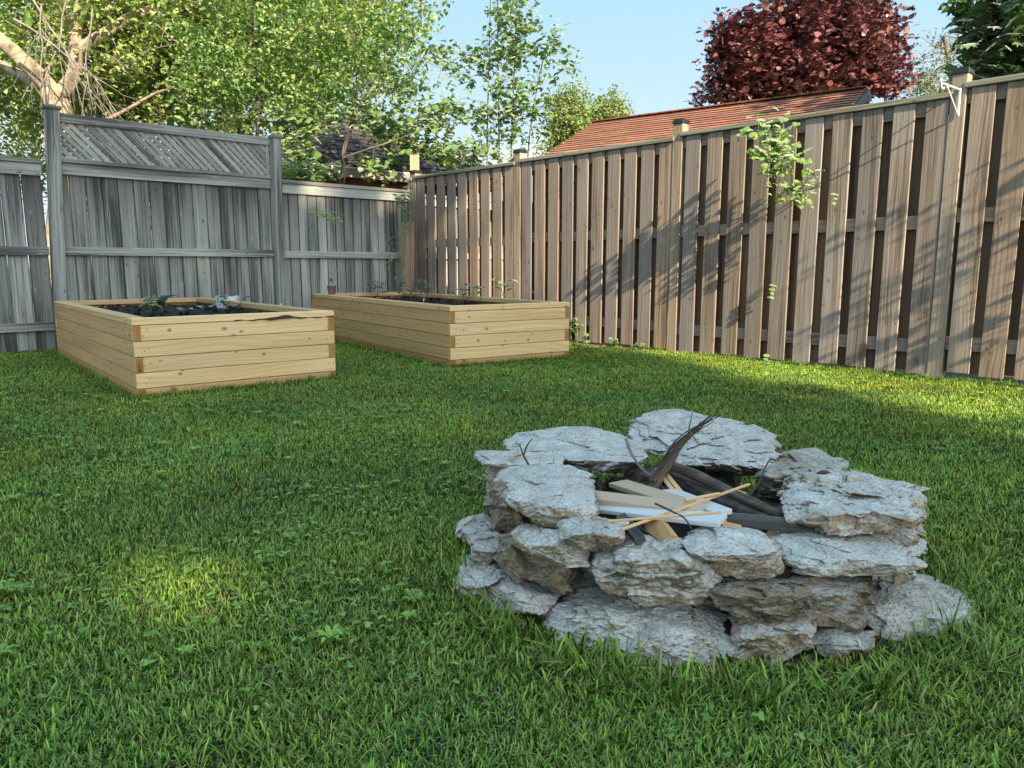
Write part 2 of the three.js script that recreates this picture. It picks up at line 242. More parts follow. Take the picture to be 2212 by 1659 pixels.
{
  const r = rngOf(2024), kinds = []; for (let k = 0; k < 8; k++) kinds.push(grassPatch(100 + k, 330, 0.13, 0.010, 0.036, 0.0030, 0.15));
  const place = kinds.map(() => []), mt = new THREE.Matrix4(), q = new THREE.Quaternion(), e = new THREE.Euler();
  const step = 0.105;
  for (let x = -7.2; x < 5.6; x += step) for (let z = -9.2; z < 0.2; z += step) {
    const X = x + (r() - 0.5) * step, Z = z + (r() - 0.5) * step;
    if (rightOf(X, Z) < 0.02 || leftOf(X, Z) < 0.03) continue;
    if (Math.abs(X) > 0.72 * -Z + 1.0) continue;
    if (inBed(B1, X, Z, 0.0) || inBed(B2, X, Z, 0.0)) continue;
    const pd = Math.hypot((X - PIT.x) / 0.52, (Z - PIT.z) / 0.50); if (pd < 0.97) continue;
    const s = rightS(X, Z), o = rightOf(X, Z); if (s > 2.1 && o < (s > 3 ? 0.36 : 0.15) + 0.12 * n2(s * 2, 3) && r() < 0.85) continue;
    const near = -Z < 2.2 ? 2 : -Z < 3.6 ? 1.5 : 1, cnt = Math.floor(near) + (r() < near % 1 ? 1 : 0);
    for (let c = 0; c < cnt; c++) {
      const xx = X + (r() - 0.5) * step, zz = Z + (r() - 0.5) * step, tone = f3(xx * 1.1, 0, zz * 1.1, 3), fine = f3(xx * 5 + 9, 1, zz * 5, 2);
      const h = 1 + 0.7 * fine + 0.3 * tone, sc = 0.9 + r() * 0.35;
      e.set((r() - 0.5) * 0.14, r() * 6.283, (r() - 0.5) * 0.14); q.setFromEuler(e);
      mt.compose(V(xx, 0, zz), q, V(sc, sc * clamp(h, 0.6, 1.5), sc));
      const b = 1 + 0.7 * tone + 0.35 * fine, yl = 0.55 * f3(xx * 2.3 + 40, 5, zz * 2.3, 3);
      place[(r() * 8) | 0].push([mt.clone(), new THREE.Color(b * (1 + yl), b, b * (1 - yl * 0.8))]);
    }
  }
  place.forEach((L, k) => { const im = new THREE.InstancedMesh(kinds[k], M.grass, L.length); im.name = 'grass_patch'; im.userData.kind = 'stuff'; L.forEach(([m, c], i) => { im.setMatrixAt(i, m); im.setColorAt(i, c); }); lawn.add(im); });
  // clover and small round weeds among the blades
  const leaf = (rr, P, C, N, cx, cy, cz, rad, tilt, turn, col) => { const n = 6; const c = Math.cos(turn), s = Math.sin(turn); let last = null, first = null; for (let i = 0; i <= n; i++) { const a = i / n * 6.283, x = Math.cos(a) * rad, z = Math.sin(a) * rad * 0.8, p = [cx + x * c - z * s, cy + x * tilt, cz + x * s + z * c]; if (last) { for (const v of [[cx, cy + rad * 0.12, cz], p, last]) { P.push(...v); N.push(-tilt * c * 0.6 + (v[0] - cx) * 20, 1, -tilt * s * 0.6 + (v[2] - cz) * 20); C.push(...col); } } last = p; } };
  const cl = [0, 1, 2, 3].map(k => { const rr = rngOf(300 + k), P = [], C = [], N = []; for (let i = 0; i < 9; i++) { const a = rr() * 6.283, d = 0.12 * Math.sqrt(rr()), hx = Math.cos(a) * d, hz = Math.sin(a) * d, h = 0.012 + rr() * 0.016, base = mul3([0.17, 0.31, 0.06], 0.6 + rr() * 0.6), t0 = rr() * 6.283; for (let j = 0; j < 3; j++) { const t = t0 + j * 2.094, rad = 0.0030 + rr() * 0.0026; leaf(rr, P, C, N, hx + Math.cos(t) * rad * 0.95, h, hz + Math.sin(t) * rad * 0.95, rad, -0.5 + rr() * 1.0, t, base); } } return bladeGeo(P, C, N); });
  const cp = cl.map(() => []);
  for (let i = 0; i < 1900; i++) { const Z = -0.95 - r() * 6.2, X = (r() * 2 - 1) * (0.72 * -Z + 0.4); if (rightOf(X, Z) < 0.1 || leftOf(X, Z) < 0.1 || inBed(B1, X, Z, 0.02) || inBed(B2, X, Z, 0.02)) continue; if (Math.hypot((X - PIT.x) / 0.52, (Z - PIT.z) / 0.5) < 1.05) continue; if (f3(X * 1.4 + 5, 2, Z * 1.4, 3) + (X < -0.3 ? 0.12 : 0) < 0.05 + r() * 0.25) continue; e.set(0, r() * 6.283, 0); q.setFromEuler(e); const s = 0.8 + r() * 0.7; cp[(r() * 4) | 0].push(mt.clone().compose(V(X, 0, Z), q, V(s, 1, s))); }
  cp.forEach((L, k) => { const im = new THREE.InstancedMesh(cl[k], M.grass, L.length); im.name = 'clover_patch'; im.userData.kind = 'stuff'; L.forEach((m, i) => im.setMatrixAt(i, m)); lawn.add(im); });
  // flat rosettes of broad leaves here and there in the turf
  const ros = [0, 1, 2].map(k => { const rr = rngOf(350 + k), P = [], C = [], N = []; for (let i = 0; i < 8; i++) { const a = i * 0.8 + rr() * 0.4, L = 0.03 + rr() * 0.03, w = 0.007 + rr() * 0.005, col = mul3([0.19, 0.31, 0.06], 0.7 + rr() * 0.6), dx = Math.cos(a), dz = Math.sin(a); let last = null; for (let j = 0; j <= 4; j++) { const t = j / 4, ww = w * Math.sin(Math.PI * (0.12 + 0.86 * t)), y = 0.012 + 0.03 * Math.sin(t * 2.2), row = [[dx * L * t - dz * ww, y + 0.004, dz * L * t + dx * ww], [dx * L * t, y, dz * L * t], [dx * L * t + dz * ww, y + 0.004, dz * L * t - dx * ww]]; if (last) for (const [p, q] of [[0, 1], [1, 2]]) for (const v of [last[p], row[q], row[p], last[p], last[q], row[q]]) { P.push(...v); N.push((rr() - 0.5) * 0.1, 1, (rr() - 0.5) * 0.1); C.push(...mul3(col, p ? 0.92 : 1.05)); } last = row; } } const bg = bladeGeo(P, C, N); bg.computeVertexNormals(); return bg; });
  const rp = ros.map(() => []); for (let i = 0; i < 150; i++) { const Z = -1.25 - r() * 4.6, X = (r() * 2 - 1) * (0.72 * -Z + 0.3); if (rightOf(X, Z) < 0.15 || inBed(B1, X, Z, 0.05) || inBed(B2, X, Z, 0.05) || Math.hypot((X - PIT.x) / 0.52, (Z - PIT.z) / 0.5) < 1.15) continue; e.set(0, r() * 6.283, 0); q.setFromEuler(e); const s = 0.35 + r() * 0.4; rp[(r() * 3) | 0].push([mt.clone().compose(V(X, 0.004, Z), q, V(s, s, s)), new THREE.Color().setScalar(0.8 + r() * 0.4)]); }
  rp.forEach((L, k) => { const im = new THREE.InstancedMesh(ros[k], M.grass, L.length); im.name = 'weed_rosette'; im.userData.kind = 'stuff'; L.forEach(([m, c], i) => { im.setMatrixAt(i, m); im.setColorAt(i, c); }); lawn.add(im); });
  // longer grass the mower misses: round the fire ring, along beds and fences
  const tall = [0, 1, 2, 3].map(k => grassPatch(500 + k, 18, 0.05, 0.035, 0.105, 0.0042, 0.10)), tp = tall.map(() => []);
  const putTall = (x, z, s, sy) => { e.set((r() - 0.5) * 0.2, r() * 6.283, (r() - 0.5) * 0.2); q.setFromEuler(e); tp[(r() * 4) | 0].push([mt.clone().compose(V(x, 0, z), q, V(s, s * sy, s)), new THREE.Color().setScalar(0.8 + r() * 0.4)]); };
  for (let i = 0; i < 250; i++) { const a = r() * 6.283, d = 1.02 + r() * 0.13; putTall(PIT.x + Math.cos(a) * 0.53 * d, PIT.z + Math.sin(a) * 0.51 * d, 0.7 + r() * 0.45, 0.7 + 0.4 * r()); }
  for (const b of [B1, B2]) for (let i = 0; i < 420; i++) { const f = r() < 0.42, t = r(), p = f ? t * b.w : -0.02 - r() * 0.05, w = f ? -0.02 - r() * 0.05 : t * b.l; const x = b.c.x + b.u.x * p + b.v.x * w, z = b.c.z + b.u.z * p + b.v.z * w; putTall(x, z, 0.5 + r() * 0.3, 0.7 + r() * 0.4); }
  for (let i = 0; i < 330; i++) { const s = -0.5 + r() * 2.7, o = 0.03 + r() * 0.06; putTall(RF0.x + RD.x * s + RN.x * o, RF0.z + RD.z * s + RN.z * o, 0.45 + r() * 0.3, 0.6 + r() * 0.3); }
  for (let i = 0; i < 120; i++) { const s = -0.8 + r() * 0.9, o = 0.05 + r() * 0.06; putTall(LF0.x + LD.x * s + LN.x * o, LF0.z + LD.z * s + LN.z * o, 0.5 + r() * 0.3, 0.7); }
  tp.forEach((L, k) => { const im = new THREE.InstancedMesh(tall[k], M.grass, L.length); im.name = 'long_grass'; im.userData.kind = 'stuff'; L.forEach(([m, c], i) => { im.setMatrixAt(i, m); im.setColorAt(i, c); }); lawn.add(im); });
}

// ------------------------------------------------------------------ right fence: boards on alternate sides of the rails
const fr = rngOf(31);
const greyBrown = () => { const k = 0.68 + fr() * 0.42, w = fr(); return [k * (0.98 + 0.14 * w), k * 0.95, k * (0.98 - 0.20 * w)]; };
{
  const f = thing('board_fence', 'brown grey fence of alternating boards with black post caps on the right', 'fence', null, [RF0.x, 0, RF0.z], -0.8025);
  const add = (name, w, h, t, long, x, y, z, tint, o = {}) => { const m = part(name, plank(M.drift, w, h, t, long, tint, o), M.drift, f); m.position.set(x, y, z); m.rotation.z = o.rz || 0; m.rotation.y = o.ry || 0; return m; };
  const posts = [[0, 1.915], [2.05, 1.885], [3.93, 1.85], [5.66, 1.80], [-1.95, 1.93]];
  for (const [s, h] of posts) {
    const p = add('post', 0.09, h + 0.1, 0.09, 1, -s, h / 2 - 0.05, -0.004, mul3([1.12, 1.0, 0.86], 0.95 + fr() * 0.12), { c: 0.004 });
    const c = part('post_cap', mergeGeometries([cbox(0.104, 0.03, 0.104, 0.004), cbox(0.094, 0.008, 0.094, 0.003).translate(0, 0.0185, 0)]), M.black, p); c.position.set(0, (h + 0.1) / 2 + 0.006, 0);
  }
  const panels = [[-1.95, 0, 1.845, 1.045, 0.235], [0, 2.05, 1.80, 1.012, 0.2], [2.05, 3.93, 1.772, 1.008, 0.215], [3.93, 5.66, 1.755, 0.985, 0.21]];
  panels.forEach(([a, b, top, mid, low], pi) => {
    const x0 = -b + 0.046, x1 = -a - 0.046, L = x1 - x0, xc = (x0 + x1) / 2;
    const lift = pi === 0 ? 0.018 : 0;
    for (const y of [top - 0.075, mid, low]) add('rail', L, 0.089, 0.038, 0, xc, y, 0, mul3(greyBrown(), 0.85));
    add('cap_rail', L + 0.03, 0.034, 0.1, 0, xc, top - 0.011, 0.006, mul3([0.92, 1.0, 0.86], 0.95), { c: 0.004 });
    const n = Math.round((b - a) / 0.196), pitch = (b - a - 0.09) / n;
    for (let i = 0; i < n; i++) {
      const s = a + 0.045 + 0.068 + i * pitch * (n / (n - 0.15)), w = 0.128 + fr() * 0.008, bot = 0.012 + lift + fr() * 0.02, h = top - 0.032 - bot;
      add('front_board', w, h, 0.0175, 1, -s, bot + h / 2, 0.0288 + fr() * 0.001, greyBrown(), { rz: (fr() - 0.5) * 0.006, ry: (fr() - 0.5) * 0.04 });
    }
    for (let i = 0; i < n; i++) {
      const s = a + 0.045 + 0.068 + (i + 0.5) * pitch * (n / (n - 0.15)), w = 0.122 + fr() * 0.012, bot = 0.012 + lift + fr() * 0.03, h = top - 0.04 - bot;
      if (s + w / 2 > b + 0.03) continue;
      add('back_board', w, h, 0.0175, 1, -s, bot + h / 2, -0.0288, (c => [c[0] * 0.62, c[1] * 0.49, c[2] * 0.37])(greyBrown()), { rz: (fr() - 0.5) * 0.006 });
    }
  });
}
{ // white hanging bracket on the nearest post
  const base = RF0.clone().addScaledVector(RN, 0.05).addScaledVector(RD, 0.0); base.y = 1.735;
  const t = thing('plant_bracket', 'white metal hanging bracket screwed to the near fence post', 'bracket', null, [base.x, base.y, base.z], -0.8025);
  part('back_plate', cbox(0.014, 0.17, 0.006, 0.002), M.white, t).position.set(0.01, 0, 0);
  part('arm', tube([V(0.01, 0.075, 0), V(-0.005, 0.078, 0.12), V(-0.02, 0.08, 0.22), V(-0.022, 0.072, 0.25), V(-0.022, 0.055, 0.245), V(-0.02, 0.05, 0.225), V(-0.018, 0.06, 0.21)], 0.0055, 0.005, 6, 24), M.white, t);
  part('brace', tube([V(0.01, -0.078, 0), V(0, 0.0, 0.1), V(-0.012, 0.074, 0.185)], 0.005, 0.005), M.white, t);
  part('hook', tube([V(-0.022, 0.07, 0.25), V(-0.024, 0.095, 0.262), V(-0.024, 0.105, 0.245), V(-0.024, 0.092, 0.235)], 0.0045, 0.004, 6, 14), M.white, t);
}
// ------------------------------------------------------------------ left fence: upright boards, lattice on top of one bay
const streak = (h, seed, w) => { const r = rngOf(seed), o = r() * 50, dk = 0.25 + r() * 0.5, b = 0.70 + r() * 0.6, gn = r() * 0.06; return (x, y) => { const t = y / h + 0.5, s = n2(x * 22 + o, t * 1.3 + o), top = smooth(0.62, 1.02, t + 0.14 * s) * dk, k = b * (1 - top) * (1 + 0.25 * s) * (Math.abs(x) > w / 2 - 0.002 ? 0.14 : 1); return [k * (1 - gn + top * 0.15), k * (1 + gn * 0.3), k * (1 - gn * 0.3)]; }; };
{
  const f = thing('lattice_fence', 'silver grey upright board fence with a lattice panel on the left', 'fence', null, [LF0.x, 0, LF0.z], 0.7375);
  let sd = 900;
  const add = (name, w, h, t, long, x, y, z, tint, o = {}) => { const m = part(name, plank(M.silver, w, h, t, long, tint, o), M.silver, f); m.position.set(x, y, z); m.rotation.z = o.rz || 0; return m; };
  const post = (x, h, w, lean = 0) => {
    const p = add('post', w, h + 0.1, 0.09, 1, x, h / 2 - 0.05, 0.018, [0.98, 1.02, 1.0], { c: 0.004, rz: lean });
    const c = part('post_cap', plank(M.silver, w + 0.03, 0.03, 0.118, 0, 0.95, { c: 0.004 }), M.silver, p); c.position.y = (h + 0.1) / 2 + 0.006;
    const peak = new THREE.ConeGeometry(w * 0.72, 0.02, 4).toNonIndexed().rotateY(Math.PI / 4); boxUV(peak, 1.2, 2.2, 0, 0.3, 0.1); flat(peak, [1, 1, 1]); part('cap_peak', peak, M.silver, p).position.y = (h + 0.1) / 2 + 0.031;
  };
  post(0.088, 2.04, 0.100, -0.044); post(2.094, 2.02, 0.088, -0.02); post(3.80, 1.72, 0.088); post(-2.0, 1.7, 0.09); post(5.9, 1.66, 0.09); post(7.9, 1.66, 0.09);
  const bay = (x0, x1, n, top, mid, face, thin) => {
    const L = x1 - x0, xc = (x0 + x1) / 2, pitch = L / n;
    for (let i = 0; i < n; i++) { const h = top - 0.02 + fr() * 0.01, w = pitch - (thin ? 0.004 + fr() * 0.004 : 0.0015 + fr() * 0.0015); add('board', w, h, 0.016, 1, x0 + (i + 0.5) * pitch, h / 2 + 0.012, -0.012 + (fr() - 0.5) * 0.009, 1, { fine: streak(h, sd++, w), rz: (fr() - 0.5) * 0.004 }); }
    add('rail', L - 0.008, 0.072, 0.03, 0, xc + 0.003, mid, 0.012, [1.18, 1.2, 1.2]);
    add('rail', L - 0.008, 0.072, 0.03, 0, xc, 0.215, 0.012, [1.05, 1.05, 1.05]);
    add('face_board', L, 0.098, 0.022, 0, xc, top - 0.03 + face, 0.010, [1.1, 1.14, 1.12]);
    add('cap_rail', L, 0.034, 0.062, 0, xc, top + 0.038 + face, 0.005, [0.86, 0.86, 0.84]);
  };
  bay(-1.95, 0.02, 13, 1.56, 0.855, 0, true);
  bay(0.088, 2.041, 15, 1.585, 0.858, 0, false);
  bay(2.131, 3.756, 15, 1.545, 0.85, 0.01, false);
  bay(3.845, 5.855, 15, 1.52, 0.85, 0, true);
  bay(5.945, 7.855, 15, 1.52, 0.85, 0, true);
  // lattice
  add('lattice_frame', 1.953, 0.075, 0.045, 0, 1.0645, 1.975, 0.008, [0.9, 0.92, 0.92], { c: 0.004 });
  add('lattice_frame', 0.028, 0.33, 0.03, 1, 0.102, 1.775, 0.0, 0.9); add('lattice_frame', 0.028, 0.33, 0.03, 1, 2.027, 1.775, 0.0, 1.1);
  const y0 = 1.635, y1 = 1.955, xl = 0.095, xr = 2.035, pw = 0.071;
  for (const dir of [-1, 1]) for (let k = -6; k < 30; k++) {
    let a = xl + k * pw, b = a + (y1 - y0); let xa = a, xb = b; // along the strip x runs from a to b while y runs over the height
    const lo = Math.max(xa, xl), hi = Math.min(xb, xr); if (hi - lo < 0.03) continue;
    const t0 = (lo - a) / (y1 - y0), t1 = (hi - a) / (y1 - y0), Y = t => dir > 0 ? y0 + t * (y1 - y0) : y1 - t * (y1 - y0);
    const len = (hi - lo) * Math.SQRT2, m = part('lattice_slat', plank(M.silver, len, 0.037, 0.006, 0, mul3([1, 1, 1], 0.85 + fr() * 0.3), { c: 0.001 }), M.silver, f);
    m.position.set((lo + hi) / 2, (Y(t0) + Y(t1)) / 2, dir < 0 ? 0.004 : -0.0035); m.rotation.z = dir > 0 ? Math.PI / 4 : -Math.PI / 4;
  }
}
// odd timbers standing in the corner
{
  const p = at(893, 340, 8.95); solo('stake', plank(M.drift, 0.105, 2.02, 0.04, 1, [1.5, 1.15, 0.85]), M.drift, 'tan timber stake rising above the fence corner', 'stake').position.set(p.x + 0.005, 1.0, p.z - 0.06);
  const q = at(886, 600, 8.72); const b = solo('loose_board', plank(M.drift, 0.15, 1.22, 0.02, 1, [1.15, 0.98, 0.8]), M.drift, 'brown board leaning upright in the fence corner', 'board'); b.position.set(q.x - 0.02, 0.62, q.z + 0.03); b.rotation.set(-0.03, -0.1, -0.02);
}
// ------------------------------------------------------------------ raised beds
function raisedBed(B, label, turn, seed) {
  const r = rngOf(seed), g = thing('raised_bed', label, 'planter', 'raised garden beds', [B.c.x, 0, B.c.z], turn), w = B.w, l = B.l, th = 0.04, H = 0.089;
  const tint = () => { const k = 0.96 + r() * 0.2; return [k, k * (0.97 + r() * 0.04), k * (0.90 + r() * 0.12)]; };
  const put = (name, sx, sy, sz, long, x, y, z, tn) => { const m = part(name, plank(M.pine, sx, sy, sz, long, tn || tint(), { c: 0.0025 }), M.pine, g); m.position.set(x, y, z); return m; };
  const top = 0.405, dirty = k => mul3(k, 1);
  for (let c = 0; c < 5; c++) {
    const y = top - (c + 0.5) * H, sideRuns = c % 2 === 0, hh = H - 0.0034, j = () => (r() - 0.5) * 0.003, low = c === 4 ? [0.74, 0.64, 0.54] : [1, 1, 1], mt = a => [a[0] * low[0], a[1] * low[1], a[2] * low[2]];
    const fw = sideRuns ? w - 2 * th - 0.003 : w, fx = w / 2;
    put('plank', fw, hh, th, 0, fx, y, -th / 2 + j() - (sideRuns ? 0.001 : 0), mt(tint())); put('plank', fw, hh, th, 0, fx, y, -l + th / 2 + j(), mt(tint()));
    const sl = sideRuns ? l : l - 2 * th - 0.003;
    for (const x of [th / 2, w - th / 2]) put('plank', th, hh, sl, 2, x + j(), y, -l / 2, mt(mul3([0.74, 0.64, 0.50], 0.90 + r() * 0.18)));  // side planks tinted darker than the front, their shade put into the colour
  }
  const yc = top + 0.0195, cw = 0.09, grey = [0.80, 0.76, 0.72];
  put('cap_board', w + 0.004, 0.037, cw, 0, w / 2, yc, -cw / 2 + 0.003); put('cap_board', w, 0.037, cw, 0, w / 2, yc, -l + cw / 2, grey);
  const cl = l - 2 * cw - 0.002, cut = 0.62;
  put('cap_board', cw, 0.037, cl * cut - 0.002, 2, cw / 2 - 0.002, yc, -cw - cl * cut / 2, grey); put('cap_board', cw, 0.035, cl * (1 - cut) - 0.002, 2, cw / 2 - 0.001, yc, -cw - cl * cut - cl * (1 - cut) / 2, grey);
  put('cap_board', cw, 0.037, cl, 2, w - cw / 2 + 0.002, yc, -l / 2, [0.7, 0.66, 0.6]);
  // bark-edge tear and screws in the front boards
  const screws = []; for (let c = 0; c < 4; c++) for (const x of [0.05, 0.075, w - 0.05, w - 0.02]) screws.push(new THREE.CylinderGeometry(0.003, 0.003, 0.003, 6).rotateX(Math.PI / 2).translate(x + (r() - 0.5) * 0.01, top - (c + 0.3 + 0.4 * r()) * H, 0.0005));
  part('screw_heads', mergeGeometries(screws), M.black, g);
  // soil
  const sg = new THREE.PlaneGeometry(w - 2 * th, l - 2 * th, 60, 120).rotateX(-Math.PI / 2), P = sg.attributes.position;
  for (let i = 0; i < P.count; i++) { const x = P.getX(i), z = P.getZ(i); P.setY(i, 0.045 * f3(x * 9, seed, z * 9, 4) + 0.03 * Math.abs(n3(x * 26, seed, z * 26)) - 0.012); }
  sg.computeVertexNormals(); paint(sg, (x, y, z) => mul3([0.040, 0.033, 0.029], 0.75 + 10 * Math.max(0, y + 0.01))); const s = part('soil', sg, M.soil, g); s.position.set(w / 2, 0.38, -l / 2);
  const cg = new THREE.IcosahedronGeometry(1, 2), cp = cg.attributes.position; for (let i = 0; i < cp.count; i++) { const k = 1 + 0.35 * n3(cp.getX(i) * 2, cp.getY(i) * 2, cp.getZ(i) * 2); cp.setXYZ(i, cp.getX(i) * k, cp.getY(i) * k * 0.7, cp.getZ(i) * k); } cg.computeVertexNormals(); flat(cg, [0.04, 0.033, 0.029]);
  const im = new THREE.InstancedMesh(cg, M.soil, 170); im.name = 'soil_clods'; im.userData.kind = 'stuff'; const mt = new THREE.Matrix4(); for (let i = 0; i < 170; i++) { const k = 0.006 + 0.022 * r() * r(); mt.compose(V(0.06 + r() * (w - 0.12), 0.388 + k * 0.3, -0.06 - r() * (l - 0.12)), new THREE.Quaternion().setFromEuler(new THREE.Euler(r() * 6, r() * 6, r() * 6)), V(k, k, k)); im.setMatrixAt(i, mt); } g.add(im);
  return g;
}
const bed1 = raisedBed(B1, 'nearer raised bed of pale timber, left, in front of the lattice', Math.atan2(0.631, 0.776), 61);
raisedBed(B2, 'farther raised bed of pale timber beside the fence corner', Math.atan2(0.554, 0.833), 62);
{ // torn dark bark edge under the front cap of the near bed
  const pts = []; for (let i = 0; i <= 12; i++) pts.push(V(0.55 + i * 0.054, 0.4075 + 0.004 * Math.sin(i * 2.3) + (i > 4 && i < 8 ? 0.008 : 0), 0.003)); const g = tube(pts, t => 0.002 + 0.010 * Math.exp(-Math.pow((t - 0.45) / 0.16, 2)) + 0.002 * Math.sin(t * 40), 0, 5, 30); flat(g, [0.06, 0.04, 0.025]); part('torn_bark_edge', g, M.plain, bed1);
}
// ------------------------------------------------------------------ leaves
function leafGeo(len, wid, col, o = {}) {          // a folded, drooping leaf along +x, faces up
  const n = o.n || 4, P = [], I = [], C = [], curl = o.curl ?? 0.5, fold = o.fold ?? 0.35, sh = o.shape || (t => Math.pow(Math.sin(Math.PI * Math.pow(t, 0.75)), 0.8)); let x = 0, y = 0, a = o.rise ?? 0.25;
  for (let i = 0; i <= n; i++) { const t = i / n, w = wid / 2 * (i === 0 ? 0.06 : i === n ? 0.02 : sh(t)); P.push(x, y, 0, x, y + w * fold, w, x, y + w * fold, -w); const k = 0.92 + 0.16 * t; for (let j = 0; j < 3; j++) C.push(col[0] * k * (j ? 1 : 1.12), col[1] * k * (j ? 1 : 1.08), col[2] * k); x += Math.cos(a) * len / n; y += Math.sin(a) * len / n; a -= curl / n * 2; }
  for (let i = 0; i < n; i++) { const b = i * 3, d = b + 3; I.push(b, b + 1, d + 1, b, d + 1, d, b, d + 2, b + 2, b, d, d + 2); }
  const g = new THREE.BufferGeometry(); g.setAttribute('position', new THREE.Float32BufferAttribute(P, 3)); g.setAttribute('color', new THREE.Float32BufferAttribute(C, 3)); g.setIndex(I); g.computeVertexNormals(); return g;
}
const MAPLE = [[0, 0.06], [-0.12, 0.22], [0.08, 0.30], [-0.02, 0.52], [0.22, 0.36], [0.36, 0.52], [0.44, 0.34], [0.62, 0.42], [0.62, 0.20], [0.80, 0.16], [1.0, 0]];
const CURRANT = [[0, 0.05], [-0.06, 0.26], [0.10, 0.42], [0.26, 0.48], [0.36, 0.36], [0.44, 0.30], [0.58, 0.38], [0.72, 0.26], [0.84, 0.18], [0.95, 0.06], [1.0, 0]];
function lobedGeo(len, outline, col, o = {}) {     // a lobed leaf along +x with a raised middle
  const P = [], I = [], C = [], add = (x, y, z, k) => { P.push(x * len, y * len, z * len); C.push(col[0] * k, col[1] * k, col[2] * k); return P.length / 3 - 1; }, dr = o.droop ?? 0.35, bend = (x, z) => -dr * x * x * 0.6 - (o.cup ?? 0.35) * z * z * 1.6 + 0.12 * Math.sin(z * 9 + (o.k || 0)) * x;
  const mid = [0, 0.28, 0.55, 0.8, 1].map(x => add(x, bend(x, 0) + 0.02, 0, 1.12));
  for (const s of [1, -1]) { const ids = outline.map(([x, z]) => add(x, bend(x, z), z * s, 0.95)); for (let i = 0; i < outline.length - 1; i++) { const t = i / (outline.length - 1), m = mid[t < 0.32 ? 1 : t < 0.6 ? 2 : t < 0.85 ? 3 : 4]; s > 0 ? I.push(m, ids[i], ids[i + 1]) : I.push(m, ids[i + 1], ids[i]); } const c = outline.length - 1; for (let k = 0; k < 3; k++) { const j = [0, 4, 7][k]; s > 0 ? I.push(mid[k], ids[Math.min(j, c)], mid[k + 1]) : I.push(mid[k], mid[k + 1], ids[Math.min(j, c)]); } }
  const g = new THREE.BufferGeometry(); g.setAttribute('position', new THREE.Float32BufferAttribute(P, 3)); g.setAttribute('color', new THREE.Float32BufferAttribute(C, 3)); g.setIndex(I); g.computeVertexNormals(); return g;
}
const XA = V(1, 0, 0), TMPM = new THREE.Matrix4();
function aim(dir, up) { const x = dir.clone().normalize(), z = x.clone().cross(up).normalize(), y = z.clone().cross(x); return new THREE.Quaternion().setFromRotationMatrix(TMPM.makeBasis(x, y, z)); }
function rndDir(r, flat = 1) { const a = r() * 6.283, y = (r() * 2 - 1) * flat, q = Math.sqrt(Math.max(0, 1 - y * y)); return V(Math.cos(a) * q, y, Math.sin(a) * q); }
function putLeaf(parent, geo, mat, p, dir, up, s = 1) { const m = part('leaf', geo, mat, parent); m.position.copy(p); m.quaternion.copy(aim(dir, up)); m.scale.setScalar(s); return m; }
const leafMat = M.leaf;
// ------------------------------------------------------------------ what grows in the beds
const ir = rngOf(71);
const BASIL = leafGeo(0.055, 0.042, [0.13, 0.26, 0.05], { curl: 0.9, fold: 0.1, shape: t => Math.pow(Math.sin(Math.PI * Math.pow(t, 0.65)), 0.6) });
const KALE = leafGeo(0.13, 0.055, [0.045, 0.085, 0.055], { curl: 0.9, fold: 0.5, rise: 0.8, n: 6 });
const SQUASH = leafGeo(0.085, 0.075, [0.10, 0.20, 0.06], { curl: 0.5, fold: 0.2, shape: t => Math.pow(Math.sin(Math.PI * Math.pow(t, 0.6)), 0.5) });
const TOMATO = leafGeo(0.05, 0.026, [0.06, 0.13, 0.055], { curl: 0.7, fold: 0.3 });
const stemMat = M.plain, stemCol = [0.13, 0.20, 0.07];
function sprig(name, label, cat, group, px, py, h0, make) { const p = level(px, py, h0), t = thing(name, label, cat, group, [p.x, p.y, p.z], 0); make(t); t.scale.setScalar(1.35); return t; }
const stem = (t, pts, r0 = 0.003, r1 = 0.002, col = stemCol) => part('stem', flat(tube(pts, r0, r1, 5), col), stemMat, t);
function basil(t, n) { stem(t, [V(0, -0.02, 0), V(0, 0.04, 0), V(0.005, 0.085, 0)]); for (let i = 0; i < n; i++) { const a = i * 2.4, y = 0.035 + 0.06 * i / n + ir() * 0.01, k = 1 - 0.4 * i / n; putLeaf(t, BASIL, leafMat, V(Math.cos(a) * 0.012, y, Math.sin(a) * 0.012), V(Math.cos(a), 0.25 + 0.3 * ir(), Math.sin(a)), V(0, 1, 0), k * (0.85 + ir() * 0.4)); } }
sprig('basil_plant', 'bushy light green basil at the left in the near bed', 'plant', 'bed plants', 326, 681, 0.375, t => basil(t, 22));
sprig('basil_plant', 'light green basil beside the white wrapper in the near bed', 'plant', 'bed plants', 484, 676, 0.375, t => basil(t, 20));
sprig('kale_plant', 'dark blue green broad leaf seedling beside the left basil', 'plant', 'bed plants', 352, 680, 0.375, t => { stem(t, [V(0, -0.02, 0), V(0, 0.04, 0)], 0.004); for (const [a, e, s] of [[0.2, 0.7, 1.0], [2.9, 1.0, 0.75], [1.4, 0.9, 0.9], [4.4, 0.5, 0.8]]) putLeaf(t, KALE, leafMat, V(0, 0.03, 0), V(Math.cos(a), e, -Math.sin(a)), V(0, 1, 0), s); });
for (const [px, py, label] of [[398, 684, 'small flat squash seedling low behind the near bed front rim'], [440, 678, 'small twin leaf seedling midway along the near bed']]) sprig('squash_seedling', label, 'plant', 'bed plants', px, py, 0.375, t => { stem(t, [V(0, -0.02, 0), V(0, 0.03, 0)]); for (const a of [0.3, 3.3]) putLeaf(t, SQUASH, leafMat, V(0, 0.028, 0), V(Math.cos(a), 0.3, Math.sin(a)), V(0, 1, 0), 0.75); });
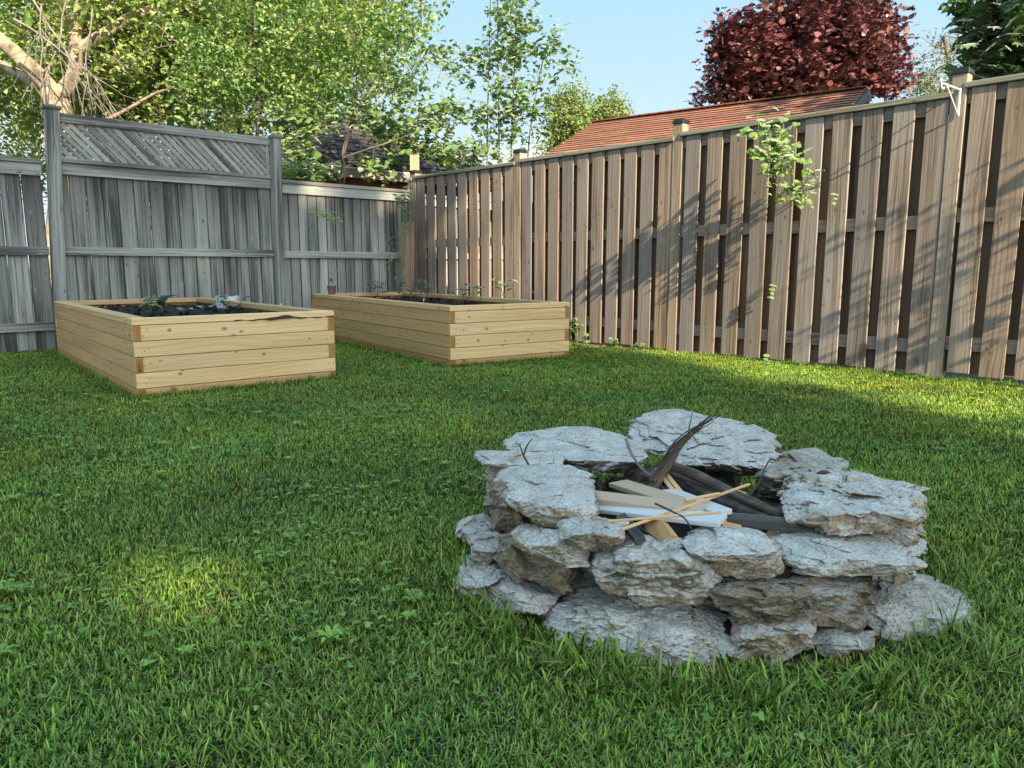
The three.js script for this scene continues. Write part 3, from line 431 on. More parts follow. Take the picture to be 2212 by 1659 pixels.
sprig('bent_seedling', 'dark arching seedling stem with drooping tip in the near bed', 'plant', 'bed plants', 545, 674, 0.375, t => { stem(t, [V(0.02, -0.02, 0), V(0.02, 0.05, 0), V(-0.01, 0.09, 0), V(-0.05, 0.075, 0), V(-0.065, 0.05, 0)], 0.004, 0.002, [0.05, 0.07, 0.04]); putLeaf(t, TOMATO, leafMat, V(-0.065, 0.05, 0), V(-0.4, -1, 0), V(0, 0, 1), 0.9); });
sprig('plant_wrapper', 'crumpled white plastic wrapper round a seedling in the near bed', 'wrapper', null, 492, 666, 0.375, t => { const g = new THREE.CylinderGeometry(0.075, 0.06, 0.085, 26, 5, true), p = g.attributes.position; for (let i = 0; i < p.count; i++) { const k = 1 + 0.22 * n3(p.getX(i) * 30, p.getY(i) * 30, p.getZ(i) * 30); p.setXYZ(i, p.getX(i) * k, p.getY(i) + 0.03 + 0.012 * n3(p.getX(i) * 40, 3, p.getZ(i) * 40), p.getZ(i) * k); } g.computeVertexNormals(); const m = part('sleeve', g, std({ color: new THREE.Color(0.62, 0.63, 0.70), roughness: 0.35, side: THREE.DoubleSide }), t); });
{ const p = level(612, 676, 0.375), s = solo('plant_stake', plank(M.pine, 0.012, 0.10, 0.003, 1, 1.1, { c: 0.0006 }), M.pine, 'pale wooden plant label stick leaning in the near bed', 'plant label'); s.position.set(p.x, 0.40, p.z); s.rotation.set(0.1, 0.4, 0.28); }
function tomato(t, h, n) { stem(t, [V(0, -0.02, 0), V(0.005, h * 0.5, 0.004), V(0, h, 0)], 0.0035, 0.002); for (let i = 0; i < n; i++) { const a = i * 2.3 + ir(), y = h * (0.3 + 0.7 * i / n), d = V(Math.cos(a), 0.35, Math.sin(a)), L = 0.075 * (1.1 - 0.4 * i / n), tip = V(0, y, 0).addScaledVector(d, L); stem(t, [V(0, y, 0), V(0, y, 0).addScaledVector(d, L * 0.5), tip.clone().add(V(0, -0.008, 0))], 0.0015, 0.001); for (let j = 0; j < 5; j++) { const u = 0.4 + 0.15 * j, s = j % 2 ? 1 : -1, side = V(-d.z, 0, d.x).multiplyScalar(s); putLeaf(t, TOMATO, leafMat, V(0, y, 0).addScaledVector(d, L * u), j === 4 ? d.clone().add(V(0, -0.5, 0)) : side.addScaledVector(d, 0.6).add(V(0, -0.2, 0)), V(0, 1, 0), 0.7 + ir() * 0.4); } } }
sprig('tomato_seedling', 'dark green bushy tomato seedling at the far left of the farther bed', 'plant', 'bed plants', 815, 646, 0.375, t => tomato(t, 0.14, 7));
sprig('tomato_seedling', 'tallest dark tomato seedling above the red plant tag', 'plant', 'bed plants', 920, 652, 0.375, t => tomato(t, 0.16, 8));
sprig('tomato_seedling', 'small tomato seedling just left of the red plant tag', 'plant', 'bed plants', 888, 650, 0.375, t => tomato(t, 0.09, 5));
sprig('tomato_seedling', 'thin seedling leaning over the far rim by the fence corner', 'plant', 'bed plants', 870, 641, 0.375, t => tomato(t, 0.13, 4));
function squash(t, n, h) { stem(t, [V(0, -0.02, 0), V(0, h, 0)], 0.004, 0.003); for (let i = 0; i < n; i++) { const a = i * 2.5 + 0.4, e = V(Math.cos(a) * 0.03, h + 0.02 + 0.015 * i, Math.sin(a) * 0.03); stem(t, [V(0, h * 0.7, 0), e.clone().multiplyScalar(0.6), e], 0.002, 0.0015); putLeaf(t, SQUASH, leafMat, e, V(Math.cos(a), 0.5 - 0.1 * i, Math.sin(a)), V(0, 1, 0), 0.75 + ir() * 0.35); } }
sprig('squash_plant', 'two leaf squash seedling right of the red tag', 'plant', 'bed plants', 992, 656, 0.375, t => squash(t, 4, 0.03));
sprig('squash_plant', 'upright squash seedling in the middle of the farther bed front', 'plant', 'bed plants', 1024, 656, 0.375, t => squash(t, 5, 0.045));
sprig('squash_plant', 'largest squash plant near the right rim of the farther bed', 'plant', 'bed plants', 1088, 652, 0.375, t => squash(t, 7, 0.055));
{ const p = level(916, 653, 0.375), t = thing('plant_tag', 'red and white plant tag stuck in the farther bed', 'plant label', null, [p.x, 0.40, p.z], 0.3); const a = part('tag_stick', cbox(0.018, 0.05, 0.0015, 0.0004), M.white, t), b = part('tag_print', cbox(0.018, 0.024, 0.0018, 0.0004), std({ color: new THREE.Color(0.5, 0.06, 0.05) }), t); b.position.y = 0.022; a.position.y = -0.015; }
{ const p = level(717, 636, 0.443), t = thing('flower_pot', 'brown fibre pot holding a seedling on the far bed corner', 'pot', null, [p.x, 0.443, p.z], 0); const g = new THREE.LatheGeometry([[0, 0.002], [0.034, 0.002], [0.036, 0.006], [0.044, 0.076], [0.047, 0.078], [0.047, 0.088], [0.044, 0.088], [0.041, 0.07], [0, 0.07]].map(q => new THREE.Vector2(...q)), 20); flat(g, [0.17, 0.10, 0.07]); part('pot', g, M.plain, t); stem(t, [V(0, 0.07, 0), V(0.005, 0.12, 0), V(0, 0.15, 0)], 0.004, 0.003, [0.4, 0.38, 0.2]); for (let i = 0; i < 6; i++) { const a = i * 1.9; putLeaf(t, TOMATO, leafMat, V(0, 0.12 + 0.006 * i, 0), V(Math.cos(a), 0.6, Math.sin(a)), V(0, 1, 0), 1.1); } }

// ------------------------------------------------------------------ fire ring of stacked limestone
function facet(x, y, z, kx, ky, kz, out) {          // nearest cell of a jittered grid: its height and its own tilt make a flat broken face
  x *= kx; y *= ky; z *= kz; const X = Math.floor(x), Y = Math.floor(y), Z = Math.floor(z); let bd = 1e9, bh = 0, bx = 0, by = 0, bz = 0;
  for (let i = -1; i < 2; i++) for (let j = -1; j < 2; j++) for (let k = -1; k < 2; k++) { const h = PERM[(PERM[(PERM[(X + i) & 255] + Y + j) & 255] + Z + k) & 255], dx = X + i + PERM[h + 11] / 255 - x, dy = Y + j + PERM[h + 57] / 255 - y, dz = Z + k + PERM[h + 101] / 255 - z, d = dx * dx + dy * dy + dz * dz; if (d < bd) { bd = d; bh = h; bx = dx; by = dy; bz = dz; } }
  out[0] = PERM[bh + 3] / 127.5 - 1; out[1] = ((PERM[bh + 19] / 127.5 - 1) * bx / kx + (PERM[bh + 41] / 127.5 - 1) * by / ky + (PERM[bh + 77] / 127.5 - 1) * bz / kz); return out;
}
const FA = [0, 0], FB = [0, 0];
function rockGeo(poly, zL, zR, ridge, o, seed) {
  const r = rngOf(seed), xs = poly.map(p => p[0]), ys = poly.map(p => p[1]), x0 = Math.min(...xs), x1 = Math.max(...xs), y0 = Math.min(...ys), y1 = Math.max(...ys);
  const zf = x => lerp(zL, zR, (x - x0) / (x1 - x0)), yr = lerp(y1, y0, ridge), xm = (x0 + x1) / 2, zm = zf(xm);
  const zr = zm + (o.lean || 0), hr = at(xm, yr, zr).y, rt = ray(xm, y0); let zb = (hr + (o.rise ?? 0.012) - CAM_H) / rt.y * -rt.z; const thin = o.deep ?? 0.15; zb = clamp(zb, zr + 0.05, zr + 0.42); const span = zb - zr;
  const pts = [];
  for (const [x, y] of poly) { const v = (y1 - y) / (y1 - y0), e = Math.pow(Math.abs(x - xm) / (x1 - x0) * 2, 3), z = zf(x) + (o.lean || 0) * Math.min(1, v / ridge) + (v > ridge ? span * (v - ridge) / (1 - ridge) : 0) + e * 0.025; pts.push(at(x, y, z)); const p0 = at(x, y, z), q = at(lerp(xm, x, 0.97), y, z + Math.max(thin, span) * (v > ridge ? 1 - 0.6 * (v - ridge) / (1 - ridge) : 1) * (1 - 0.35 * e)); q.y = p0.y - (v > ridge ? 0.02 : -0.01); pts.push(q); }
  const crossing = []; for (let i = 0; i < poly.length; i++) { const a = poly[i], b = poly[(i + 1) % poly.length]; if ((a[1] - yr) * (b[1] - yr) < 0) crossing.push(lerp(a[0], b[0], (yr - a[1]) / (b[1] - a[1]))); }
  const ca = Math.min(...crossing, xm - 5), cb = Math.max(...crossing, xm + 5); for (const t of [0.1, 0.35, 0.65, 0.9]) pts.push(at(lerp(ca, cb, t), yr + (r() - 0.5) * 0.08 * (y1 - y0), zf(lerp(ca, cb, t)) + (o.lean || 0) - 0.012));
  const hull = new ConvexHull().setFromPoints(pts), c = V(0, 0, 0); pts.forEach(p => c.add(p)); c.multiplyScalar(1 / pts.length);
  const bb = new THREE.Box3().setFromPoints(pts), e = bb.getSize(V()).multiplyScalar(0.5), planes = [];
  for (const f of hull.faces) { const n = V(f.normal.x * e.x, f.normal.y * e.y, f.normal.z * e.z), d = f.constant - f.normal.dot(c); if (d <= 1e-5) continue; n.multiplyScalar(1 / d); if (!planes.some(q => q.distanceTo(n) < 0.13 * n.length())) planes.push(n); }
  for (let k = 0; k < (o.chips ?? 14); k++) { const n = rndDir(r), s = planes.reduce((m, q) => Math.max(m, q.dot(n)), 0); planes.push(n.multiplyScalar(s * (0.86 + r() * 0.18))); }
  let g = new THREE.IcosahedronGeometry(1, o.detail ?? 44); g.deleteAttribute('uv'); g.deleteAttribute('normal'); g = mergeVertices(g, 1e-4);
  const P = g.attributes.position, u = V(0, 0, 0), q = V(0, 0, 0), pw = o.sharp ?? 60, bed = V((r() - 0.5) * 0.5, 1, (r() - 0.5) * 0.5).normalize(), sz = Math.min(e.x, e.y, e.z), sx = r() * 90;
  for (let i = 0; i < P.count; i++) {
    u.set(P.getX(i), P.getY(i), P.getZ(i)).normalize(); let s = 0; for (const n of planes) { const k = n.dot(u); if (k > 0) s += Math.pow(k, pw); }
    const R = Math.pow(s, -1 / pw); q.set(u.x * e.x * R, u.y * e.y * R, u.z * e.z * R); const L = q.length();
    const a = f3(q.x * 9 + sx, q.y * 11, q.z * 9, 3), b = n3(q.x * 30 + sx, q.y * 45, q.z * 30), m = 1 - Math.abs(n3(q.x * 17 + sx, q.y * 26 + 5, q.z * 17)), t = q.dot(bed) / 0.034 + 1.6 * a, step = (t - Math.floor(t)), side = 1 - Math.abs(u.y * e.y / sz * 0.6);
    const wx = q.x + 0.012 * b, wy = q.y + 0.010 * a, wz = q.z + 0.012 * b; facet(wx + sx, wy, wz, 13, 19, 13, FA); facet(wx + sx, wy + 3, wz, 34, 50, 34, FB);
    let d = (o.soft ?? 1) * (0.0065 * FA[0] + 0.42 * FA[1] + 0.0024 * FB[0] + 0.34 * FB[1]) + 0.008 * a + 0.0035 * b - 0.003 * smooth(0.86, 1, m) + clamp(side) * 0.0032 * (smooth(0.0, 0.75, step) - 1.5 * smooth(0.85, 1, step)) + 0.0042 * n3(q.x * 70, q.y * 90, q.z * 70 + sx) + 0.002 * n3(q.x * 130, q.y * 150, q.z * 130);
    d *= clamp(sz / 0.06, 0.45, 1.15); q.multiplyScalar(Math.max(0.55, 1 + d / L)); P.setXYZ(i, q.x, q.y, q.z);
  }
  { const nb = new THREE.Box3().setFromBufferAttribute(P), ns = nb.getSize(V()), nc = nb.getCenter(V()), oc = bb.getCenter(V()).sub(c); for (let i = 0; i < P.count; i++) P.setXYZ(i, (P.getX(i) - nc.x) * 2 * e.x / ns.x + oc.x, (P.getY(i) - nc.y) * 2 * e.y / ns.y + oc.y, (P.getZ(i) - nc.z) * 2 * e.z / ns.z + oc.z); }
  g.computeVertexNormals();
  const tn = o.tone || 0, mo = o.moss || 0, so = o.soot || 0, w = V(0, 0, 0);
  paint(g, (x, y, z, nx, ny, nz) => {
    w.set(x + c.x, y + c.y, z + c.z); const a = f3(x * 8 + sx, y * 8, z * 8, 4), b = f3(x * 22 + sx, y * 22 + 9, z * 22, 3), k = f3(x * 13, y * 13 + sx, z * 13, 3);
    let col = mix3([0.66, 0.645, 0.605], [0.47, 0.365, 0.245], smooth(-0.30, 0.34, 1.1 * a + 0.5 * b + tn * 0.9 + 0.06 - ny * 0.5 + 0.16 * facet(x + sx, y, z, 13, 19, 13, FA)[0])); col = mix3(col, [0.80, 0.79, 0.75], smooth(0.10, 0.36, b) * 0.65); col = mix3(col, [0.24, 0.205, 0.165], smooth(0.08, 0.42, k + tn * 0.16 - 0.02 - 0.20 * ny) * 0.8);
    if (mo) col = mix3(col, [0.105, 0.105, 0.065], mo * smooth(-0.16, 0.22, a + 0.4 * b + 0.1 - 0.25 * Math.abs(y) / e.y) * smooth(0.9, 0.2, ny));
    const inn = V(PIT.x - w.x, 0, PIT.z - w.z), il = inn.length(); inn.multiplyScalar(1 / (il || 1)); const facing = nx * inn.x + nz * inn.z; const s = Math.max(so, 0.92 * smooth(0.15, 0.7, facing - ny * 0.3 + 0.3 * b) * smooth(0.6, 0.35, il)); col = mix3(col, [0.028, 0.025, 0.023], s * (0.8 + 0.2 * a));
    if (o.white) for (const [p, rad] of o.white) { const dd = Math.hypot(w.x - p.x, w.y - p.y, 0.25 * (w.z - p.z)) / rad + 0.9 * b + 0.5 * a; col = mix3(col, [0.82, 0.82, 0.80], smooth(1.0, 0.7, dd)); }
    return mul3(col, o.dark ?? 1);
  });
  const gi = g.toNonIndexed(); boxUV3(gi, 0.34, r()); return [gi, c];
}
function boxUV3(g, s, o) { const p = g.attributes.position, uv = new Float32Array(p.count * 2); for (let i = 0; i < p.count; i += 3) { const a = V().fromBufferAttribute(p, i), b = V().fromBufferAttribute(p, i + 1), c = V().fromBufferAttribute(p, i + 2), n = b.clone().sub(a).cross(c.clone().sub(a)), m = [Math.abs(n.x), Math.abs(n.y) , Math.abs(n.z)], k = m[0] > m[1] ? (m[0] > m[2] ? 0 : 2) : m[1] > m[2] ? 1 : 2; [a, b, c].forEach((q, j) => { const w = k === 0 ? [q.z, q.y] : k === 1 ? [q.x, q.z] : [q.x, q.y]; uv[2 * (i + j)] = w[0] / s + o; uv[2 * (i + j) + 1] = w[1] / s + o * 1.7 + k * 0.37; }); } g.setAttribute('uv', new THREE.BufferAttribute(uv, 2)); }
const STONES = [
  ['long flat slab on top at the back left of the fire ring', [[1085, 972], [1107, 936], [1185, 934], [1245, 925], [1310, 944], [1345, 958], [1402, 985], [1388, 1010], [1330, 1026], [1265, 1018], [1190, 992], [1100, 988]], 1.98, 1.94, 0.28, { rise: 0.02 }],
  ['largest upper slab at the back with white bird droppings', [[1343, 935], [1362, 905], [1415, 888], [1452, 886], [1540, 918], [1620, 931], [1667, 945], [1655, 990], [1608, 1046], [1530, 1012], [1440, 992], [1372, 966], [1347, 950]], 2.0, 1.86, 0.2, { rise: 0.075, deep: 0.2, detail: 50, white: [[at(1424, 918, 2.1), 0.030], [at(1410, 945, 2.03), 0.026], [at(1399, 965, 1.98), 0.016], [at(1440, 905, 2.14), 0.022], [at(1385, 930, 2.06), 0.014], [at(1400, 985, 1.94), 0.012]] }],
  ['smooth grey brown block on the back right rim', [[1632, 1030], [1660, 1000], [1706, 975], [1785, 962], [1802, 1005], [1795, 1040], [1755, 1075], [1690, 1098], [1640, 1085]], 1.82, 1.80, 0.55, { tone: 0.35, chips: 10, deep: 0.2, dark: 0.8, soft: 0.5 }],
  ['small flat stone jutting out at the far left rim', [[1022, 984], [1030, 969], [1062, 970], [1150, 982], [1222, 1008], [1200, 1022], [1120, 1022], [1040, 1002]], 1.90, 1.86, 0.4, { tone: 0.1 }],
  ['big rounded hollow topped boulder on the left rim', [[1064, 1050], [1075, 1024], [1110, 1006], [1190, 1014], [1262, 1045], [1290, 1085], [1292, 1125], [1235, 1146], [1165, 1146], [1108, 1110], [1072, 1080]], 1.60, 1.50, 0.42, { rise: 0.0, chips: 8, sharp: 20, deep: 0.24, soft: 0.7 }],
  ['biggest slab on the right rim with bark chip on top', [[1690, 1072], [1705, 1046], [1732, 1024], [1800, 1019], [1880, 1028], [1988, 1062], [1997, 1125], [1962, 1184], [1900, 1172], [1790, 1140], [1700, 1122]], 1.48, 1.46, 0.47, { tone: 0.22, rise: 0.02, deep: 0.3 }],
  ['dark brown upright stone under the rounded left boulder', [[1046, 1088], [1062, 1045], [1095, 1070], [1125, 1115], [1165, 1150], [1100, 1168], [1056, 1150]], 1.66, 1.58, 0.85, { tone: 0.55, dark: 0.62, deep: 0.2 }],
  ['pale rough little stone at the far left edge of the ring', [[984, 1162], [1008, 1122], [1045, 1110], [1075, 1130], [1075, 1178], [1020, 1176]], 1.82, 1.80, 0.55, { tone: 0.1 }],
  ['small flat topped block at the left above the low left slab', [[1013, 1190], [1032, 1163], [1072, 1162], [1090, 1174], [1073, 1212], [1056, 1224], [1016, 1216]], 1.62, 1.60, 0.62, { dark: 0.9 }],
  ['dull brown slanting stone between the two left slabs', [[1066, 1215], [1088, 1162], [1115, 1166], [1185, 1215], [1262, 1250], [1268, 1276], [1222, 1290], [1150, 1268], [1085, 1235]], 1.54, 1.42, 0.86, { tone: 0.75, dark: 0.66, deep: 0.2 }],
  ['pale wedge slab slanting down to the right on the left side', [[1102, 1155], [1120, 1142], [1180, 1152], [1235, 1165], [1280, 1208], [1274, 1236], [1236, 1248], [1188, 1216], [1135, 1190]], 1.50, 1.38, 0.62, { tone: 0.18 }],
  ['small triangular wedge on top at the front left', [[1203, 1172], [1224, 1132], [1290, 1124], [1337, 1134], [1358, 1158], [1352, 1170], [1275, 1182], [1215, 1180]], 1.40, 1.37, 0.52, { tone: 0.1, chips: 9 }],
  ['smooth rounded stone with a dark mossy face at the front', [[1276, 1212], [1296, 1180], [1370, 1163], [1432, 1164], [1502, 1188], [1550, 1240], [1528, 1292], [1512, 1328], [1440, 1308], [1385, 1284], [1318, 1288], [1288, 1258]], 1.38, 1.34, 0.74, { moss: 0.8, tone: 0.0, sharp: 22, chips: 9, deep: 0.2, soft: 0.5 }],
  ['pale layered cap stone on top at the front right', [[1470, 1158], [1508, 1136], [1560, 1138], [1605, 1138], [1640, 1162], [1668, 1188], [1610, 1214], [1545, 1218], [1500, 1204], [1480, 1185]], 1.35, 1.34, 0.36, { tone: -0.25 }],
  ['tan chunky stone directly below the pale layered cap stone', [[1520, 1225], [1560, 1205], [1640, 1192], [1672, 1195], [1680, 1228], [1672, 1252], [1612, 1268], [1556, 1264], [1530, 1245]], 1.35, 1.35, 0.9, { tone: 0.3, dark: 0.92, deep: 0.18 }],
  ['long whitish rough slab under the biggest right slab', [[1662, 1182], [1688, 1154], [1742, 1148], [1850, 1168], [1960, 1180], [1974, 1224], [1922, 1240], [1840, 1250], [1732, 1256], [1694, 1226]], 1.37, 1.37, 0.40, { tone: -0.4, deep: 0.26 }],
  ['little tan wedge stone poking out under the whitish right slab', [[1898, 1244], [1912, 1234], [1950, 1236], [1956, 1248], [1930, 1260], [1905, 1256]], 1.40, 1.42, 0.6, { tone: 0.3, deep: 0.12 }],
  ['long dark greenish stone low on the front right', [[1522, 1282], [1550, 1258], [1640, 1258], [1740, 1246], [1842, 1250], [1892, 1284], [1884, 1345], [1832, 1380], [1738, 1362], [1600, 1324], [1534, 1300]], 1.32, 1.33, 0.72, { moss: 0.6, tone: 0.5, dark: 0.66, deep: 0.28 }],
  ['low sloping slab at the far right bottom of the ring', [[1836, 1262], [1870, 1246], [1955, 1256], [2005, 1290], [2062, 1328], [2078, 1356], [2062, 1378], [1960, 1386], [1880, 1380], [1852, 1320]], 1.37, 1.39, 0.4, { tone: 0.12, deep: 0.2, lean: 0.04 }],
  ['largest pale boulder at the front bottom in the grass', [[1132, 1378], [1165, 1336], [1205, 1302], [1240, 1264], [1285, 1264], [1400, 1309], [1500, 1330], [1558, 1346], [1574, 1402], [1532, 1444], [1456, 1486], [1390, 1504], [1280, 1468], [1150, 1428]], 1.34, 1.23, 0.68, { tone: -0.02, deep: 0.26, rise: 0.0, detail: 54, lean: 0.09 }],
  ['tan block low at the front right half sunk in grass', [[1562, 1385], [1580, 1358], [1640, 1346], [1700, 1358], [1764, 1366], [1774, 1412], [1700, 1440], [1576, 1440]], 1.29, 1.30, 0.82, { tone: 0.35, dark: 0.95 }],
  ['low grey slab at the left bottom of the ring', [[970, 1240], [1000, 1213], [1060, 1222], [1120, 1256], [1205, 1288], [1214, 1312], [1182, 1346], [1100, 1332], [1008, 1322], [984, 1288]], 1.56, 1.40, 0.6, { tone: 0.12, deep: 0.2, lean: 0.05 }],
  ['small stone sunk in grass beneath the dark greenish stone', [[1764, 1385], [1790, 1370], [1832, 1376], [1842, 1408], [1790, 1428], [1768, 1420]], 1.30, 1.32, 0.6, { tone: 0.4, dark: 0.8 }],
  ['soot blackened stone inside under the back left slab', [[1180, 1050], [1200, 1012], [1290, 1012], [1306, 1060], [1296, 1140], [1190, 1140]], 2.02, 2.02, 0.9, { soot: 0.8, detail: 16 }],
  ['soot blackened stone inside beneath where the back slabs meet', [[1300, 1050], [1320, 1016], [1420, 1006], [1440, 1060], [1430, 1140], [1310, 1140]], 2.06, 2.06, 0.9, { soot: 0.75, detail: 16 }],
  ['soot blackened stone inside under the droppings stained slab', [[1436, 1050], [1460, 1000], [1590, 1020], [1610, 1070], [1590, 1140], [1446, 1140]], 2.05, 2.0, 0.9, { soot: 0.85, detail: 16 }],
  ['dark stone inside under the back right block', [[1618, 1110], [1640, 1078], [1740, 1070], [1776, 1100], [1760, 1170], [1630, 1172]], 1.86, 1.82, 0.85, { soot: 0.5, detail: 16, deep: 0.22 }],
  ['shaded stone under the biggest right slab at the rear', [[1716, 1160], [1740, 1110], [1900, 1120], [1930, 1170], [1910, 1250], [1730, 1240]], 1.56, 1.54, 0.9, { soot: 0.2, tone: 0.3, detail: 16, deep: 0.26 }],
  ['shaded stone low between the left slabs and the largest pale boulder', [[1150, 1300], [1160, 1240], [1260, 1236], [1310, 1270], [1320, 1330], [1170, 1340]], 1.56, 1.50, 0.9, { tone: 0.4, dark: 0.6, detail: 20, deep: 0.2 }],
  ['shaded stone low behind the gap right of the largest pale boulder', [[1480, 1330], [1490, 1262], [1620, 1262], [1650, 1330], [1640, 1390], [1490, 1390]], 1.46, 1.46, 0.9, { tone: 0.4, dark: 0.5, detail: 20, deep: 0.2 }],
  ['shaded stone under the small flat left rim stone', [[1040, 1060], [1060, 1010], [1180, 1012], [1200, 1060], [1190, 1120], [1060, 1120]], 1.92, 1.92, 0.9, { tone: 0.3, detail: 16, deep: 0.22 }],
];
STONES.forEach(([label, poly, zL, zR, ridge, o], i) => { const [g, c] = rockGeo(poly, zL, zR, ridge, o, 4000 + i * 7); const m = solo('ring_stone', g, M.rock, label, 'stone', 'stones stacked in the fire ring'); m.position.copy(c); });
{ // ash on the floor of the ring
  const g = new THREE.CircleGeometry(0.38, 40).rotateX(-Math.PI / 2), p = g.attributes.position; for (let i = 0; i < p.count; i++) p.setY(i, 0.02 * n3(p.getX(i) * 12, 1, p.getZ(i) * 12)); g.computeVertexNormals(); flat(g, [0.035, 0.031, 0.028]); const m = solo('ash_bed', g, soilGround, 'dark ash and charcoal on the floor of the fire ring', 'ash'); m.position.set(PIT.x, 0.03, PIT.z); m.userData.kind = 'stuff';
}
// bird droppings splash on the back slab: thin dried patches lying on the stone are part of its surface colour here
// ------------------------------------------------------------------ wood laid in the ring
function lay(geo, a, b, roll = 0) { const d = b.clone().sub(a), m = geo, q = aim(d, V(0, 1, 0)); geo.applyQuaternion(new THREE.Quaternion().setFromAxisAngle(XA, roll)); geo.applyQuaternion(q); geo.translate((a.x + b.x) / 2, (a.y + b.y) / 2, (a.z + b.z) / 2); return m; }
function timber(name, label, cat, mat, tint, [x1, y1, z1], [x2, y2, z2], w, t, roll = 0, group) {
  const a = at(x1, y1, z1), b = at(x2, y2, z2), c = a.clone().add(b).multiplyScalar(0.5), g = lay(plank(mat, a.distanceTo(b), t, w, 0, tint, { c: Math.min(0.0012, t * 0.2) }), a.sub(c), b.sub(c), roll);
  const m = solo(name, g, mat, label, cat, group); m.position.copy(c); return m;
}
const mdf = std({ color: new THREE.Color(0.55, 0.40, 0.28), roughness: 0.8 });
timber('trim_board', 'tan fibreboard strip pointing up to the back left', 'board', mdf, 1, [1335, 1044, 1.86], [1506, 1098, 1.55], 0.055, 0.012, 0.05, 'offcut boards in the fire ring');
timber('trim_board', 'tan fibreboard strip lying level from the left boulder', 'board', mdf, 1, [1262, 1071, 1.66], [1520, 1103, 1.53], 0.05, 0.013, 0.1, 'offcut boards in the fire ring');
{ const a = timber('trim_board', 'white painted board lying lowest of the offcut boards', 'board', M.white, 1, [1268, 1086, 1.64], [1562, 1120, 1.46], 0.055, 0.010, 0.1, 'offcut boards in the fire ring'); a.position.y -= 0.005; }
timber('trim_board', 'white painted board end showing behind the tan strips', 'board', M.white, 1, [1440, 1062, 1.75], [1560, 1108, 1.52], 0.05, 0.012, 0.02, 'offcut boards in the fire ring');
timber('wood_strip', 'longest thin pale strip crossing the boards diagonally', 'wood strip', M.pine, [0.92, 0.82, 0.70], [1342, 1144, 1.38], [1619, 1046, 1.72], 0.008, 0.004, 0, 'thin wood strips in the fire ring');
timber('wood_strip', 'thin pale strip lying level across the white board', 'wood strip', M.pine, [0.95, 0.85, 0.75], [1313, 1126, 1.44], [1558, 1107, 1.44], 0.007, 0.004, 0, 'thin wood strips in the fire ring');
timber('wood_strip', 'short thin strip end right below the longest strip', 'wood strip', M.pine, [0.95, 0.85, 0.75], [1480, 1080, 1.56], [1555, 1066, 1.62], 0.008, 0.005, 0, 'thin wood strips in the fire ring');
timber('wood_strip', 'left of two upright pale sticks against the dark branch', 'wood strip', M.pine, [1, 0.9, 0.8], [1418, 1013, 1.86], [1470, 1080, 1.70], 0.010, 0.006, 0.7, 'thin wood strips in the fire ring');
timber('wood_strip', 'right of two upright pale sticks against the dark branch', 'wood strip', M.pine, [1, 0.9, 0.8], [1430, 1013, 1.86], [1494, 1090, 1.66], 0.010, 0.006, 0.7, 'thin wood strips in the fire ring');
timber('pine_offcut', 'knotty pine board end standing in front of the white board', 'board', M.pine, [0.95, 0.78, 0.6], [1408, 1122, 1.56], [1447, 1176, 1.44], 0.044, 0.016, 1.1, 'pine offcuts in the fire ring');
timber('pine_offcut', 'pale pine block beside the grey beam', 'board', M.pine, [0.98, 0.88, 0.76], [1558, 1133, 1.53], [1600, 1133, 1.53], 0.026, 0.012, 1.0, 'pine offcuts in the fire ring');
timber('pine_offcut', 'small pine block showing behind the charred log', 'board', M.pine, [1, 0.88, 0.72], [1580, 1068, 1.82], [1612, 1078, 1.78], 0.028, 0.02, 0.9, 'pine offcuts in the fire ring');
timber('pine_offcut', 'pine scrap deep in the ring under the grey beam', 'board', M.pine, [0.8, 0.66, 0.5], [1660, 1148, 1.56], [1684, 1178, 1.54], 0.03, 0.014, 1.1, 'pine offcuts in the fire ring');
timber('grey_beam', 'weathered grey beam end with charred tip under the right slab', 'beam', M.silver, [0.42, 0.40, 0.38], [1568, 1121, 1.54], [1718, 1135, 1.52], 0.026, 0.022, 0.15);
timber('grey_beam', 'dark grey timber stub behind the small triangular wedge', 'beam', M.silver, [0.35, 0.35, 0.36], [1342, 1118, 1.52], [1384, 1168, 1.42], 0.022, 0.018, 0.4);
const charMat = std({ map: T.drift.map, bumpMap: T.drift.bump, bumpScale: 0.006, vertexColors: true, roughness: 0.75 });
function logGeo(pts, r0, r1, seed, col) { // a split, fibrous log
  const g = tube(pts, r0, r1, 22, 60), p = g.attributes.position, n = g.attributes.normal; const c = pts.map(q => q.clone());
  for (let i = 0; i < p.count; i++) { const j = i % 23, t = Math.floor(i / 23) / 60, d = 0.22 * r0 * (n2(j % 22 * 0.9 + seed, t * 2.2, 20, 256) + 0.9 * Math.abs(n2((j % 22) * 2.1, t * 4 + seed, 46, 256)) - 0.5); p.setXYZ(i, p.getX(i) + n.getX(i) * d * 1.6, p.getY(i) + n.getY(i) * d * 1.6, p.getZ(i) + n.getZ(i) * d * 1.6); }
  g.computeVertexNormals(); const uv = g.attributes.uv; for (let i = 0; i < uv.count; i++) uv.setXY(i, uv.getX(i) * 0.9, uv.getY(i) * 0.5);
  return paint(g, (x, y, z) => mul3(col, 0.7 + 0.9 * clamp(0.5 + n3(x * 40, y * 40, z * 40)))); }
solo('charred_log', logGeo([at(1432, 1003, 1.96), at(1520, 1040, 1.85), at(1600, 1080, 1.73), at(1692, 1122, 1.58)], 0.017, 0.015, 3, [0.40, 0.34, 0.30]), charMat, 'long split charred log slanting down to the right', 'log', 'charred logs');
solo('charred_log', logGeo([at(1478, 1045, 1.90), at(1560, 1090, 1.75), at(1660, 1126, 1.60)], 0.015, 0.014, 8, [0.28, 0.25, 0.23]), charMat, 'second charred log lying under the long split one', 'log', 'charred logs');
